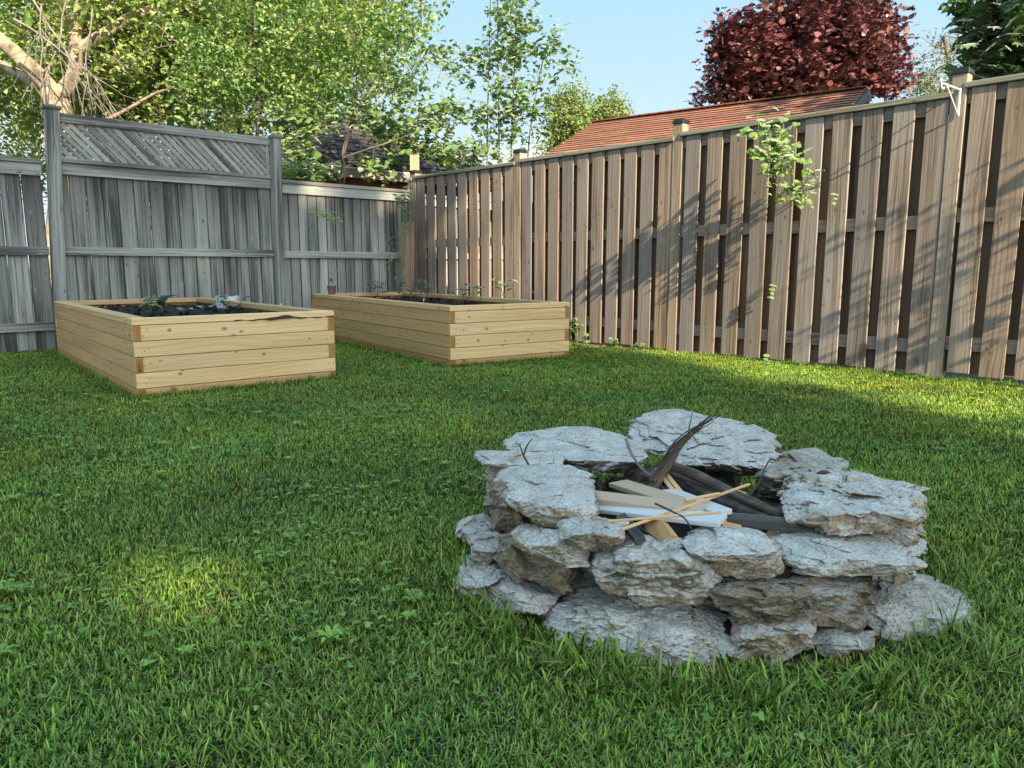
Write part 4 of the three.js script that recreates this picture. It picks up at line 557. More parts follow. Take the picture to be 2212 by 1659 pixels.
{ const t = thing('frayed_branch', 'grey brown frayed branch rising past the back slab', 'branch', null, [0, 0, 0], 0), r = rngOf(92), A = at(1404, 1062, 1.78), B = at(1479, 948, 1.88), C = at(1544, 892, 1.92); t.position.copy(A);
  part('stub', logGeo([V(0, 0, 0), B.clone().sub(A).multiplyScalar(0.35), B.clone().sub(A).multiplyScalar(0.75)], 0.012, 0.007, 5, [0.55, 0.48, 0.42]), charMat, t);
  for (let i = 0; i < 9; i++) { const o = () => (r() - 0.5) * 0.026, k = 0.8 + r() * 0.25, s = [V(o(), 0.03, o()), B.clone().sub(A).add(V(o(), o() * 0.5, o())), B.clone().sub(A).lerp(C.clone().sub(A), k).add(V(o() * 1.3 - (i === 3 ? 0.04 : 0), o() + (i === 3 ? 0.01 : 0), o()))]; const g = tube(s, 0.0035, 0.0011, 5, 14); flat(g, mul3([0.60, 0.48, 0.38], 0.6 + r() * 0.7)); part('splinter', g, charMat, t); } }
const twigMat = M.plain;
for (const [label, rad, ...pts] of [
  ['thin dark twig lying across the tan boards', 0.0028, [1416, 1088, 1.52], [1450, 1104, 1.47], [1478, 1119, 1.42], [1496, 1146, 1.36]],
  ['dark twig standing up against the back right block', 0.0034, [1612, 1080, 1.72], [1640, 1042, 1.74], [1652, 1012, 1.76], [1663, 992, 1.78]],
  ['curved grey twig below the gap between the back slabs', 0.0045, [1352, 948, 1.93], [1366, 984, 1.90], [1388, 1014, 1.88], [1410, 1030, 1.86], [1446, 1072, 1.75]],
  ['forked twig standing over the small flat left rim stone', 0.0032, [1142, 1004, 1.84], [1131, 984, 1.85], [1122, 958, 1.86]],
  ['twig lying low in front of the pine board end', 0.0028, [1370, 1130, 1.48], [1396, 1148, 1.42], [1420, 1166, 1.38]],
]) { const P = pts.map(p => at(...p)), c = P[0].clone(), list = [tube(P.map(p => p.clone().sub(c)), rad, rad * 0.45, 6, 14)]; if (label.startsWith('forked')) list.push(tube([at(1131, 984, 1.85), at(1139, 962, 1.86), at(1150, 947, 1.87)].map(p => p.sub(c)), rad * 0.8, rad * 0.4, 6, 10)); const g = mergeGeometries(list); flat(g, label.includes('grey') ? [0.20, 0.18, 0.17] : [0.06, 0.045, 0.04]); solo('twig', g, twigMat, label, 'twig', 'twigs in the fire ring').position.copy(c); }
{ const p = at(1778, 1024, 1.72), g = tube([V(-0.018, 0, 0), V(0, 0.006, 0.004), V(0.02, 0.001, 0)], t => 0.0055 * Math.sin(Math.PI * (0.1 + 0.8 * t)), 0, 6, 8); flat(g, [0.09, 0.05, 0.03]); solo('bark_chip', g, M.plain, 'small brown bark chip on the biggest right slab', 'bark').position.copy(p); }

// ------------------------------------------------------------------ neighbouring sheds
function shingleField(parent, mat, O, U, D, n, rows, tab, tones, rng, trim, limit = 300) { // O: eave corner, U: along the eave, D: up the slope (metre vectors); rows of tabs, each lapping the next
  const uL = U.length(), dL = D.length(), u = U.clone().normalize(), d = D.clone().normalize(), nn = u.clone().cross(d).normalize(); if (nn.y < 0) nn.negate();
  u.copy(d).cross(nn).normalize(); if (u.dot(U) < 0) O = O.clone().add(U);
  const ex = dL / rows, cols = Math.ceil(uL / tab), list = [], basis = new THREE.Matrix4().makeBasis(u, d, nn), q = new THREE.Quaternion().setFromRotationMatrix(basis);
  const lapse = 0.013 / (ex * 1.25);
  for (let i = 0; i < rows; i++) for (let j = -1; j <= cols; j++) {
    const a = Math.max(0, j * tab + (i % 2) * tab * 0.5 + (i % 3) * 0.04), b = Math.min(uL, (j + 1) * tab + (i % 2) * tab * 0.5 + (i % 3) * 0.04); const lo = trim ? Math.max(a, trim(i / rows)[0] * uL) : a, hi = trim ? Math.min(b, trim(i / rows)[1] * uL) : b; if (hi - lo < 0.03) continue;
    const p = O.clone().addScaledVector(u, (lo + hi) / 2).addScaledVector(d, (i + 0.5) * ex + ex * 0.1).addScaledVector(nn, 0.008 + rng() * 0.003); list.push([p, hi - lo - 0.005, tones[(rng() * tones.length) | 0].map(c => c * (0.85 + rng() * 0.3))]);
  }
  list.sort((A, B) => A[0].distanceTo(camera.position) - B[0].distanceTo(camera.position));
  const rest = [];
  list.forEach(([p, w, col], k) => { const g = paint(new THREE.BoxGeometry(w, ex * 1.25, 0.018), (x, y, z, nx, ny) => ny < -0.5 ? mul3(col, 0.22) : col).rotateX(-Math.atan(lapse)); if (k < limit) { const m = part('shingle', g, mat, parent); m.position.copy(p); m.quaternion.copy(q); } else { g.applyQuaternion(q); g.translate(p.x, p.y, p.z); rest.push(g); } });  // lower edges painted dark as the shadow gaps between courses
  if (rest.length) part('shingle_rows', mergeGeometries(rest), mat, parent, 'stuff');
}
const beam = (parent, name, mat, a, b, w, h, up = V(0, 1, 0)) => { const c = a.clone().add(b).multiplyScalar(0.5), g = new THREE.BoxGeometry(a.distanceTo(b), h, w); const m = part(name, g, mat, parent); m.position.copy(c); m.quaternion.copy(aim(b.clone().sub(a), up)); return m; };
const shingleMat = std({ map: soilTex, vertexColors: true, roughness: 0.95 });
{ // red roofed shed behind the right fence
  const hR = 2.66, P1 = level(1872, 192, hR), P2 = level(1284, 266, hR), u = P1.clone().sub(P2), un = u.clone().normalize(), out = V(-un.z, 0, un.x); if (out.z < 0) out.negate(); // towards the yard
  const t = thing('garden_shed', 'shed with an orange red shingle roof behind the right fence', 'shed', null, [0, 0, 0]); const r = rngOf(811), slope = 0.47, run = 1.75, wallH = hR - run * slope;
  const eave = P2.clone().addScaledVector(out, run); eave.y = wallH; const D = P2.clone().sub(eave);
  const back = P2.clone().addScaledVector(out, -run); back.y = wallH;
  const deck = (O, n) => { const g = new THREE.BufferGeometry(), A = O, B = O.clone().add(u), C = P1, E = P2; const q = [A, B, C, A, C, E]; g.setAttribute('position', new THREE.Float32BufferAttribute(q.flatMap(v => [v.x, v.y - 0.012, v.z]), 3)); g.computeVertexNormals(); g.setAttribute('uv', new THREE.Float32BufferAttribute(new Array(12).fill(0), 2)); flat(g, [0.03, 0.025, 0.022]); part('roof_deck', g, std({ vertexColors: true, side: THREE.DoubleSide }), t); };
  deck(eave); deck(back);
  const tones = [[0.46, 0.20, 0.11], [0.42, 0.18, 0.10], [0.49, 0.22, 0.125], [0.39, 0.17, 0.10]];
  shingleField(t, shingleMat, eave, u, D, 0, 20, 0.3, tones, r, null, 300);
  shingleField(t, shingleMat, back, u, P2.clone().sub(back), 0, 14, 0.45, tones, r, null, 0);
  const caps = []; for (let i = 0; i < 24; i++) { const g = flat(new THREE.BoxGeometry(u.length() / 24 * 1.15, 0.014, 0.2), mul3(tones[i % 4], 0.8)); g.applyQuaternion(aim(u, V(0, 1, 0))); const p = P2.clone().addScaledVector(u, (i + 0.5) / 24); g.translate(p.x, p.y + 0.012, p.z); caps.push(g); } part('ridge_caps', mergeGeometries(caps), shingleMat, t);
  const dk = std({ color: new THREE.Color(0.018, 0.017, 0.017), roughness: 0.6 }), wallM = std({ color: new THREE.Color(0.36, 0.20, 0.12) });
  for (const O of [eave, back]) { const e1 = O.clone().add(u); beam(t, 'barge_board', dk, e1.clone().addScaledVector(un, 0.01).add(V(0, -0.06, 0)), P1.clone().addScaledVector(un, 0.01).add(V(0, -0.06, 0)), 0.03, 0.12); beam(t, 'barge_board', dk, O.clone().addScaledVector(un, -0.01).add(V(0, -0.06, 0)), P2.clone().addScaledVector(un, -0.01).add(V(0, -0.06, 0)), 0.03, 0.12); }
  const lamp = part('gable_lamp', new THREE.SphereGeometry(0.035, 12, 8), std({ color: new THREE.Color(0.5, 0.5, 0.5), roughness: 0.2, metalness: 0.6 }), t); lamp.position.copy(P1.clone().addScaledVector(un, 0.05).add(V(0, -0.17, 0)));
  const ws = new THREE.Shape(); ws.moveTo(-run + 0.2, 0); ws.lineTo(run - 0.2, 0); ws.lineTo(run - 0.2, wallH + 0.05); ws.lineTo(0, hR - 0.08); ws.lineTo(-run + 0.2, wallH + 0.05);
  const wg = new THREE.ExtrudeGeometry(ws, { depth: u.length() - 0.4, bevelEnabled: false }); const w = part('wall', wg, wallM, t); w.quaternion.setFromRotationMatrix(new THREE.Matrix4().makeBasis(out.clone().negate(), V(0, 1, 0), out.clone().negate().cross(V(0, 1, 0)))); const zdir = out.clone().negate().cross(V(0, 1, 0)); const o = (zdir.dot(un) > 0 ? P2 : P1).clone(); o.addScaledVector(zdir, 0.2); o.y = 0; w.position.copy(o);
}
{ // hip roofed grey shed behind the left fence
  const C0 = V(-2.44, 1.93, -9.0), a = LD.clone(), b = LN.clone().negate(), S = 3.1, t = thing('hip_roof_shed', 'brick shed with a dark grey hip roof behind the left fence', 'shed', null, [0, 0, 0]), r = rngOf(812);
  const A = C0, B = C0.clone().addScaledVector(a, S), C = B.clone().addScaledVector(b, S), D = C0.clone().addScaledVector(b, S), apex = C0.clone().addScaledVector(a, S / 2).addScaledVector(b, S / 2); apex.y = 2.86;
  const dark = [[0.075, 0.075, 0.08], [0.06, 0.06, 0.066], [0.09, 0.088, 0.092]], pale = [[0.30, 0.27, 0.23], [0.26, 0.235, 0.2], [0.33, 0.30, 0.26]];  // pale: sunlight on the left slope put into the shingle colour
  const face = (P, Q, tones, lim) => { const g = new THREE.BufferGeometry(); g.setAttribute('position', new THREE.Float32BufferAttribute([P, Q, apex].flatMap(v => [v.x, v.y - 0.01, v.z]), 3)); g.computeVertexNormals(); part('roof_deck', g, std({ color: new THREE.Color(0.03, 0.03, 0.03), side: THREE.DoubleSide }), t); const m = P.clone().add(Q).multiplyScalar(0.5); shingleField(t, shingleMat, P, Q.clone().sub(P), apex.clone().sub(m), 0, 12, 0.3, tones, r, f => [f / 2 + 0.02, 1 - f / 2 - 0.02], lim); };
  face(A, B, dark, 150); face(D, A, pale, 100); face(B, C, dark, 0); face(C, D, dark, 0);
  const fas = std({ color: new THREE.Color(0.24, 0.22, 0.19), roughness: 0.7 });
  for (const [P, Q] of [[A, B], [A, D], [B, C], [C, D]]) { beam(t, 'fascia', fas, P.clone().add(V(0, -0.07, 0)), Q.clone().add(V(0, -0.07, 0)), 0.025, 0.11); beam(t, 'drip_edge', M.white, P.clone().add(V(0, -0.012, 0)), Q.clone().add(V(0, -0.012, 0)), 0.04, 0.014); }
  for (const P of [A, B, C, D]) beam(t, 'hip_cap', std({ color: new THREE.Color(0.07, 0.07, 0.075) }), P.clone().add(V(0, 0.02, 0)), apex.clone().add(V(0, 0.025, 0)), 0.16, 0.02);
  // brick walls set in under the eaves
  const inset = 0.35, wl = S - 2 * inset, core = part('wall_core', new THREE.BoxGeometry(wl - 0.03, 1.9, wl - 0.03), std({ color: new THREE.Color(0.2, 0.18, 0.16) }), t); core.position.set(apex.x, 0.95, apex.z); core.rotation.y = 0.7375;
  const bg = new THREE.BoxGeometry(0.19, 0.055, 0.02), bm = [[0.42, 0.17, 0.08], [0.36, 0.14, 0.07], [0.48, 0.21, 0.10], [0.30, 0.12, 0.07]].map(c => std({ color: new THREE.Color(...c), roughness: 0.95 }));
  const w0 = A.clone().addScaledVector(a, inset).addScaledVector(b, inset); for (let i = 0; i < 11; i++) for (let j = 0; j < 12; j++) { const m = part('brick', bg, bm[(r() * 4) | 0], t), p = w0.clone().addScaledVector(a, 0.1 + j * 0.2 + (i % 2) * 0.06 - 0.03).addScaledVector(b, -0.004 + r() * 0.003); p.y = 1.86 - i * 0.066; m.position.copy(p); m.rotation.y = 0.7375; }
}
// ------------------------------------------------------------------ trees
function branches(nodes, r0, pw, min) {            // tapered limbs from a list of {p, parent, main}
  nodes.forEach(n => n.k = 0); for (let i = nodes.length - 1; i >= 0; i--) { nodes[i].k += 1; if (nodes[i].parent >= 0) nodes[nodes[i].parent].k += nodes[i].k; }
  const rad = n => n.rr !== undefined ? n.rr : n.rr = n.main ? n.r : Math.max(min, Math.min(r0 * Math.pow(n.k / nodes[0].k, pw), n.parent >= 0 ? rad(nodes[n.parent]) * 0.85 : 9)), out = { main: [], limb: [] };
  for (const n of nodes) { if (n.parent < 0) continue; const p = nodes[n.parent], L = n.p.distanceTo(p.p); if (L < 1e-4) continue; const rb = n.main === p.main ? rad(p) : Math.min(rad(p), rad(n) * 1.3), seg = rad(n) > 0.03 ? 10 : rad(n) > 0.008 ? 6 : 4; const g = new THREE.CylinderGeometry(rad(n), Math.min(rb, rad(n) * 2.2), L * 1.02, seg, 1, true).translate(0, L / 2, 0); g.applyQuaternion(new THREE.Quaternion().setFromUnitVectors(V(0, 1, 0), n.p.clone().sub(p.p).normalize())); g.translate(p.p.x, p.p.y, p.p.z); const uv = g.attributes.uv; for (let i = 0; i < uv.count; i++) uv.setXY(i, uv.getX(i) * Math.max(0.15, rad(n) * 4), uv.getY(i) * L * 1.2 + n.p.y); (n.main ? out.main : out.limb).push(g); }
  return out;
}
function cluster(seed, n, spread, leaf, mats) {     // a spray of n leaves with their twig
  const r = rngOf(seed), list = [];
  for (let i = 0; i < n; i++) { const g = leaf[(r() * leaf.length) | 0].clone(), d = rndDir(r, 0.75), up = V((r() - 0.5) * 1.2, 1, (r() - 0.5) * 1.2), s = 0.65 + r() * 0.6, k = 0.72 + r() * 0.5, c = g.attributes.color; for (let j = 0; j < c.count; j++) c.setXYZ(j, c.getX(j) * k * (0.9 + r() * 0.06), c.getY(j) * k, c.getZ(j) * k); g.scale(s, s, s); g.applyQuaternion(aim(d, up)); const o = rndDir(r).multiplyScalar(spread * Math.cbrt(r())); g.translate(o.x, o.y, o.z); list.push(g); }
  return mergeGeometries(list);
}
function tree(o) {
  const r = rngOf(o.seed), t = thing(o.name, o.label, 'tree', o.group, [0, 0, 0]), nodes = [];
  for (const line of o.trunks) { let par = -1; const cv = new THREE.CatmullRomCurve3(line.pts), n = line.n || 8; for (let i = 0; i <= n; i++) { const q = cv.getPointAt(i / n); if (i === 0 && line.from) { let best = 0, bd = 1e9; nodes.forEach((m, k) => { const d = m.p.distanceTo(q); if (d < bd) { bd = d; best = k; } }); par = best; continue; } nodes.push({ p: q, parent: par, main: true, r: lerp(line.r0, line.r1, i / n) }); par = nodes.length - 1; } }
  const att = []; for (const [c, e, n] of o.lobes) for (let i = 0; i < n; i++) { const d = rndDir(r), k = Math.pow(r(), 0.42); const p = V(c.x + d.x * e[0] * k, c.y + d.y * e[1] * k, c.z + d.z * e[2] * k); if (!o.keep || o.keep(p, r)) att.push(p); }
  const base = nodes[nodes.length - 1].p; att.sort((a, b) => a.distanceTo(base) - b.distanceTo(base));
  for (const p of att) { let best = 0, bd = 1e9; for (let k = 0; k < nodes.length; k++) { const m = nodes[k].p, d = m.distanceTo(p) + (m.y > p.y ? (m.y - p.y) * 0.7 : 0) + (k < 2 ? 1 : 0); if (d < bd) { bd = d; best = k; } } const a = nodes[best].p, L = a.distanceTo(p), st = Math.max(1, Math.min(4, Math.ceil(L / (o.step || 0.25)))); let par = best; for (let i = 1; i <= st; i++) { const q = a.clone().lerp(p, i / st); if (i < st) q.add(V((r() - 0.5) * L * 0.16, (r() - 0.2) * L * 0.10, (r() - 0.5) * L * 0.16)); nodes.push({ p: q, parent: par, main: false }); par = nodes.length - 1; } }
  const b = branches(nodes, o.r0, o.pw || 0.5, o.min || 0.003), bc = o.bark || [0.3, 0.26, 0.2];
  const tr = o.trunks.map(l => tube(l.pts, l.r0, l.r1, 12, (l.n || 8) * 3)); part('trunk', flat(mergeGeometries(tr), bc), M.bark, t); if (b.limb.length) part('branches', flat(mergeGeometries(b.limb), o.twig || bc), M.bark, t, 'stuff');
  const sorted = att.map((p, i) => i).sort((i, j) => att[i].distanceTo(camera.position) - att[j].distanceTo(camera.position));
  if (o.parts) { let n = 0; const gs = o.leaf.map(g => g); for (const i of sorted) { if (n >= o.parts) break; for (let k = 0; k < (o.each || 3) && n < o.parts; k++, n++) { const q = att[i].clone().add(rndDir(r).multiplyScalar(o.spread * 1.1)); putLeaf(t, gs[(r() * gs.length) | 0], o.mat || leafMat, q, rndDir(r, 0.7), V((r() - 0.5), 1, (r() - 0.5)), 0.75 + r() * 0.5); } } }
  const kinds = [0, 1, 2].map(k => cluster(o.seed * 5 + k, o.n, o.spread, o.leaf)), lists = kinds.map(() => []);
  for (const p of att) for (let k = 0; k < (o.per || 1); k++) { const q = new THREE.Quaternion().setFromEuler(new THREE.Euler((r() - 0.5) * 0.7, r() * 6.283, (r() - 0.5) * 0.7)), s = 0.8 + r() * 0.45; const pp = p.clone().add(rndDir(r).multiplyScalar(o.spread * 0.8 * r() * (o.per > 1 ? 1.6 : 1))); if (o.hole && o.hole(pp)) continue; lists[(r() * 3) | 0].push([new THREE.Matrix4().compose(pp, q, V(s, s, s)), new THREE.Color().setRGB(1 + (r() - 0.5) * 0.3, 1 + (r() - 0.5) * 0.22, 1 + (r() - 0.5) * 0.3)]); }
  lists.forEach((L, k) => { if (!L.length) return; const im = new THREE.InstancedMesh(kinds[k], o.mat || leafMat, L.length); im.name = 'crown'; im.userData.kind = 'stuff'; L.forEach(([m, c], i) => { im.setMatrixAt(i, m); im.setColorAt(i, c); }); t.add(im); });
  return t;
}
const ASH = [leafGeo(0.085, 0.036, [0.18, 0.32, 0.045], { fold: 0.3 }), leafGeo(0.07, 0.032, [0.25, 0.38, 0.06], { curl: 0.8 }), leafGeo(0.095, 0.04, [0.11, 0.23, 0.04], { curl: 0.3 })];
const ELM = [leafGeo(0.10, 0.062, [0.31, 0.38, 0.075], { n: 3 }), leafGeo(0.085, 0.05, [0.38, 0.43, 0.11], { n: 3, curl: 0.8 }), leafGeo(0.11, 0.066, [0.22, 0.32, 0.055], { n: 3 })];
const GRAPE = [lobedGeo(0.085, CURRANT, [0.15, 0.27, 0.045]), lobedGeo(0.07, CURRANT, [0.20, 0.30, 0.06], { k: 2 }), lobedGeo(0.06, CURRANT, [0.11, 0.22, 0.045], { k: 4 })];
const P3 = (x, y, z) => at(x, y, z);
// the big old tree with the pale forked trunk
tree({ name: 'old_tree', label: 'big old tree with a pale forked trunk behind the lattice fence', seed: 21, bark: [0.46, 0.37, 0.26], twig: [0.36, 0.31, 0.25],
  trunks: [{ pts: [V(-6.35, 0, -10.4), P3(142, 330, 10.4), P3(128, 240, 10.4), P3(112, 195, 10.4)], r0: 0.24, r1: 0.15 }, { from: 1, pts: [P3(118, 200, 10.4), P3(70, 150, 10.35), P3(10, 95, 10.3), P3(-60, 40, 10.2)], r0: 0.115, r1: 0.085 }, { from: 1, pts: [P3(112, 195, 10.4), P3(50, 165, 10.7), P3(-20, 130, 10.9)], r0: 0.09, r1: 0.06 }, { from: 1, pts: [P3(130, 205, 10.4), P3(160, 160, 10.45), P3(165, 60, 10.5), P3(190, -60, 10.6)], r0: 0.10, r1: 0.055 }, { from: 1, pts: [P3(168, 110, 10.5), P3(230, 70, 10.6), P3(300, 30, 10.8), P3(420, 8, 11.0), P3(520, -30, 11.2)], r0: 0.08, r1: 0.04 }, { from: 1, pts: [P3(150, 300, 10.3), P3(270, 240, 10.0), P3(330, 205, 9.9), P3(385, 185, 9.9)], r0: 0.045, r1: 0.012 }],
  lobes: [[P3(420, 60, 11.2), [2.3, 1.2, 1.2], 190], [P3(300, 160, 11.4), [1.6, 0.9, 0.9], 120], [P3(620, 60, 11.4), [1.6, 1.0, 1.0], 120], [P3(60, 0, 11.4), [1.7, 0.8, 0.9], 80], [P3(-80, 170, 11.6), [1.6, 1.2, 0.8], 90], [P3(380, -170, 11), [4.0, 1.1, 2.0], 150], [P3(200, 230, 11.6), [1.6, 0.5, 0.6], 60]],
  r0: 0.2, min: 0.006, leaf: ELM, n: 13, spread: 0.24, per: 3, step: 0.35 });
{ // bare grey twigs hanging in front of the old trunk
  const r = rngOf(210), t = thing('bare_branch', 'bare grey twiggy branch hanging in front of the old pale trunk', 'branch', null, [0, 0, 0]), A = P3(60, -20, 9.7); t.position.copy(A); const list = []; const grow = (p, d, L, rad, dep) => { const pts = [p]; let q = p.clone(), e = d.clone(); for (let i = 0; i < 4; i++) { e.add(V((r() - 0.5) * 0.5, (r() - 0.6) * 0.4, (r() - 0.5) * 0.3)).normalize(); q = q.clone().addScaledVector(e, L / 4); pts.push(q); } list.push(tube(pts, rad, rad * 0.45, 5, 10)); if (dep > 0) for (let k = 0; k < 4; k++) grow(pts[1 + ((r() * 4) | 0)], e.clone().add(V((r() - 0.5) * 1.6, (r() - 0.6) * 1.3, (r() - 0.5) * 0.8)).normalize(), L * (0.45 + r() * 0.3), rad * 0.5, dep - 1); };
  for (const [x, y, x2, y2, L] of [[60, -20, 140, 190, 1.5], [90, 10, 110, 130, 1.2], [150, -30, 120, 120, 1.3], [30, 40, 150, 140, 1.2], [200, 20, 170, 160, 1.2]]) grow(P3(x, y, 9.7).sub(A), P3(x2, y2, 9.6).sub(P3(x, y, 9.7)).normalize(), L, 0.014, 2);
  part('twigs', flat(mergeGeometries(list), [0.30, 0.27, 0.24]), M.bark, t, 'stuff');
}
tree({ name: 'backdrop_tree', label: 'broad bright green tree filling the view behind the old trunk', seed: 22, bark: [0.25, 0.2, 0.15], trunks: [{ pts: [V(-6.0, 0, -16), V(-5.9, 3, -16), V(-5.6, 5, -16)], r0: 0.25, r1: 0.16 }],
  lobes: [[V(-7.2, 4.2, -15.5), [3.6, 2.8, 1.6], 260], [V(-3.4, 5.0, -15.4), [2.3, 2.2, 1.4], 170], [V(-11, 4.2, -14.5), [3.0, 3.0, 1.8], 160], [V(-6, 2.6, -15.0), [4.2, 1.0, 0.9], 150]], r0: 0.25, min: 0.008, leaf: ELM, n: 14, spread: 0.36, per: 3, step: 0.5 });
// saplings and vines between the sheds and the left fence
tree({ name: 'ash_sapling', label: 'thin dark stemmed sapling above the right end of the lattice', group: 'saplings behind the fences', seed: 23, bark: [0.10, 0.085, 0.07], trunks: [{ pts: [V(-3.35, 0, -8.7), P3(553, 330, 8.8), P3(556, 180, 8.8), P3(552, 60, 8.8), P3(548, -60, 8.8)], r0: 0.03, r1: 0.014 }, { from: 1, pts: [P3(556, 270, 8.8), P3(590, 160, 8.9), P3(640, 80, 9)], r0: 0.012, r1: 0.006 }],
  lobes: [[P3(560, 120, 8.8), [0.85, 0.85, 0.6], 75], [P3(470, 200, 8.9), [0.7, 0.35, 0.4], 34], [P3(680, 90, 9.0), [0.8, 0.7, 0.5], 55], [P3(560, -80, 8.8), [0.9, 0.5, 0.6], 40], [P3(430, 130, 9.0), [0.5, 0.4, 0.3], 30]], r0: 0.025, min: 0.0034, pw: 0.55, leaf: ASH, n: 9, spread: 0.15, per: 2, parts: 260 });
tree({ name: 'ash_sapling', label: 'leaning sapling whose leafy tip arches right over the corner', group: 'saplings behind the fences', seed: 24, bark: [0.14, 0.11, 0.085], trunks: [{ pts: [V(-2.15, 0, -8.75), P3(744, 330, 8.7), P3(772, 250, 8.7), P3(800, 185, 8.7), P3(870, 95, 8.7), P3(905, 40, 8.7)], r0: 0.02, r1: 0.006, n: 14 }, { from: 1, pts: [P3(772, 250, 8.7), P3(770, 170, 8.7), P3(765, 60, 8.8)], r0: 0.012, r1: 0.005 }, { from: 1, pts: [P3(800, 205, 8.7), P3(850, 190, 8.8), P3(905, 150, 8.9)], r0: 0.008, r1: 0.003 }],
  lobes: [[P3(850, 110, 8.7), [0.42, 0.42, 0.3], 40], [P3(760, 80, 8.8), [0.5, 0.6, 0.4], 48], [P3(700, 210, 8.8), [0.5, 0.35, 0.4], 30], [P3(880, 190, 8.8), [0.35, 0.2, 0.25], 20], [P3(640, 230, 8.9), [0.45, 0.3, 0.3], 35], [P3(860, 60, 8.8), [0.25, 0.3, 0.2], 16]], r0: 0.015, min: 0.0032, pw: 0.5, leaf: ASH, n: 8, spread: 0.13, per: 1, parts: 220 });
tree({ name: 'vine_tangle', label: 'tangle of vines and twigs spilling over the grey hip roof', seed: 25, bark: [0.20, 0.16, 0.12], trunks: [{ pts: [V(-2.3, 0, -8.75), P3(745, 370, 8.65), P3(740, 330, 8.65), P3(755, 280, 8.65)], r0: 0.018, r1: 0.008 }, { from: 1, pts: [P3(742, 340, 8.65), P3(860, 300, 8.7), P3(960, 260, 8.9)], r0: 0.01, r1: 0.004 }, { from: 1, pts: [P3(745, 360, 8.65), P3(690, 330, 8.7), P3(640, 290, 8.7)], r0: 0.008, r1: 0.003 }],
  lobes: [[P3(870, 285, 9.45), [0.46, 0.26, 0.2], 60], [P3(760, 250, 8.75), [0.35, 0.18, 0.2], 18], [P3(640, 335, 8.6), [0.18, 0.18, 0.1], 14], [P3(930, 250, 9.7), [0.38, 0.24, 0.2], 34], [P3(920, 325, 9.9), [0.5, 0.13, 0.2], 34], [P3(670, 372, 8.45), [0.3, 0.06, 0.08], 12], [P3(640, 270, 8.8), [0.3, 0.2, 0.2], 26], [P3(800, 362, 9.2), [0.3, 0.06, 0.1], 10], [P3(1000, 340, 9.8), [0.7, 0.14, 0.4], 55]], r0: 0.012, min: 0.0032, pw: 0.5, leaf: GRAPE, n: 7, spread: 0.12, per: 1, parts: 280, each: 4, twig: [0.24, 0.19, 0.14] });
for (const [k, x, top, lean, n] of [[0, 1052, -30, 8, 0], [1, 1078, -60, -4, 1], [2, 1104, -80, 14, 1], [3, 1140, 60, 60, 2]]) tree({ name: 'tall_sapling', label: ['leftmost slender vine hung stem against the sky by the corner', 'second slender vine hung stem against the sky', 'third slender stem, leafiest at its top, against the sky', 'rightmost slender stem arching right over the red roof edge'][k], group: 'saplings behind the fences', seed: 30 + k, bark: [0.22, 0.19, 0.15],
  trunks: [{ pts: [level(x, 420, 0.8).clone().setY(0).setZ(-9.9).setX((x - 1106) / 1610 * 9.9), P3(x, 340, 9.9), P3(x + lean * 0.25, 220, 9.9), P3(x + lean * 0.6, 120, 9.9), P3(x + lean, top, 9.9)], r0: 0.016, r1: 0.005, n: 12 }],
  lobes: [[[P3(1000, 130, 9.9), [0.45, 0.22, 0.25], 24], [P3(1080, 110, 9.9), [0.22, 0.75, 0.2], 40], [P3(1110, 60, 9.9), [0.36, 0.65, 0.3], 70], [P3(1190, 130, 9.9), [0.32, 0.42, 0.3], 42]][k], [[P3(1000, 240, 9.9), [0.35, 0.2, 0.2], 18], [P3(1060, 280, 9.9), [0.3, 0.25, 0.2], 20], [P3(1100, 230, 9.9), [0.3, 0.5, 0.25], 26], [P3(1150, 240, 9.9), [0.36, 0.5, 0.3], 44]][k]], r0: 0.01, min: 0.002, pw: 0.5, leaf: k % 2 ? ASH : GRAPE, n: 5, spread: 0.10, per: 1, parts: 160, each: 4, step: 0.2 });
for (const [k, x, y, w, h, z] of [[0, 1232, 275, 0.42, 0.62, 13.2], [1, 1318, 282, 0.42, 0.56, 13.6]]) tree({ name: 'poplar_bush', label: ['taller feathery yellow green bush left of the red roof', 'shorter feathery yellow green bush touching the red roof ridge'][k], group: 'feathery bushes beyond the red roof', seed: 41 + k, bark: [0.2, 0.18, 0.12], trunks: [{ pts: [P3(x, 275, z).setY(0), P3(x, 300, z), P3(x, y - 60, z)], r0: 0.05, r1: 0.01 }], lobes: [[P3(x, y, z), [w, h, 0.5], 130], [P3(x + 10, y - 35, z), [w * 0.4, h * 0.75, 0.3], 50], [P3(x - 24, y - 20, z), [w * 0.35, h * 0.7, 0.3], 36], [P3(x, 330, z), [0.7, 0.4, 0.5], 50]], r0: 0.03, min: 0.004, leaf: [leafGeo(0.085, 0.035, [0.22, 0.30, 0.05], { n: 3 }), leafGeo(0.075, 0.03, [0.26, 0.33, 0.07], { n: 3, curl: 0.9 })], n: 10, spread: 0.16, per: 2 });
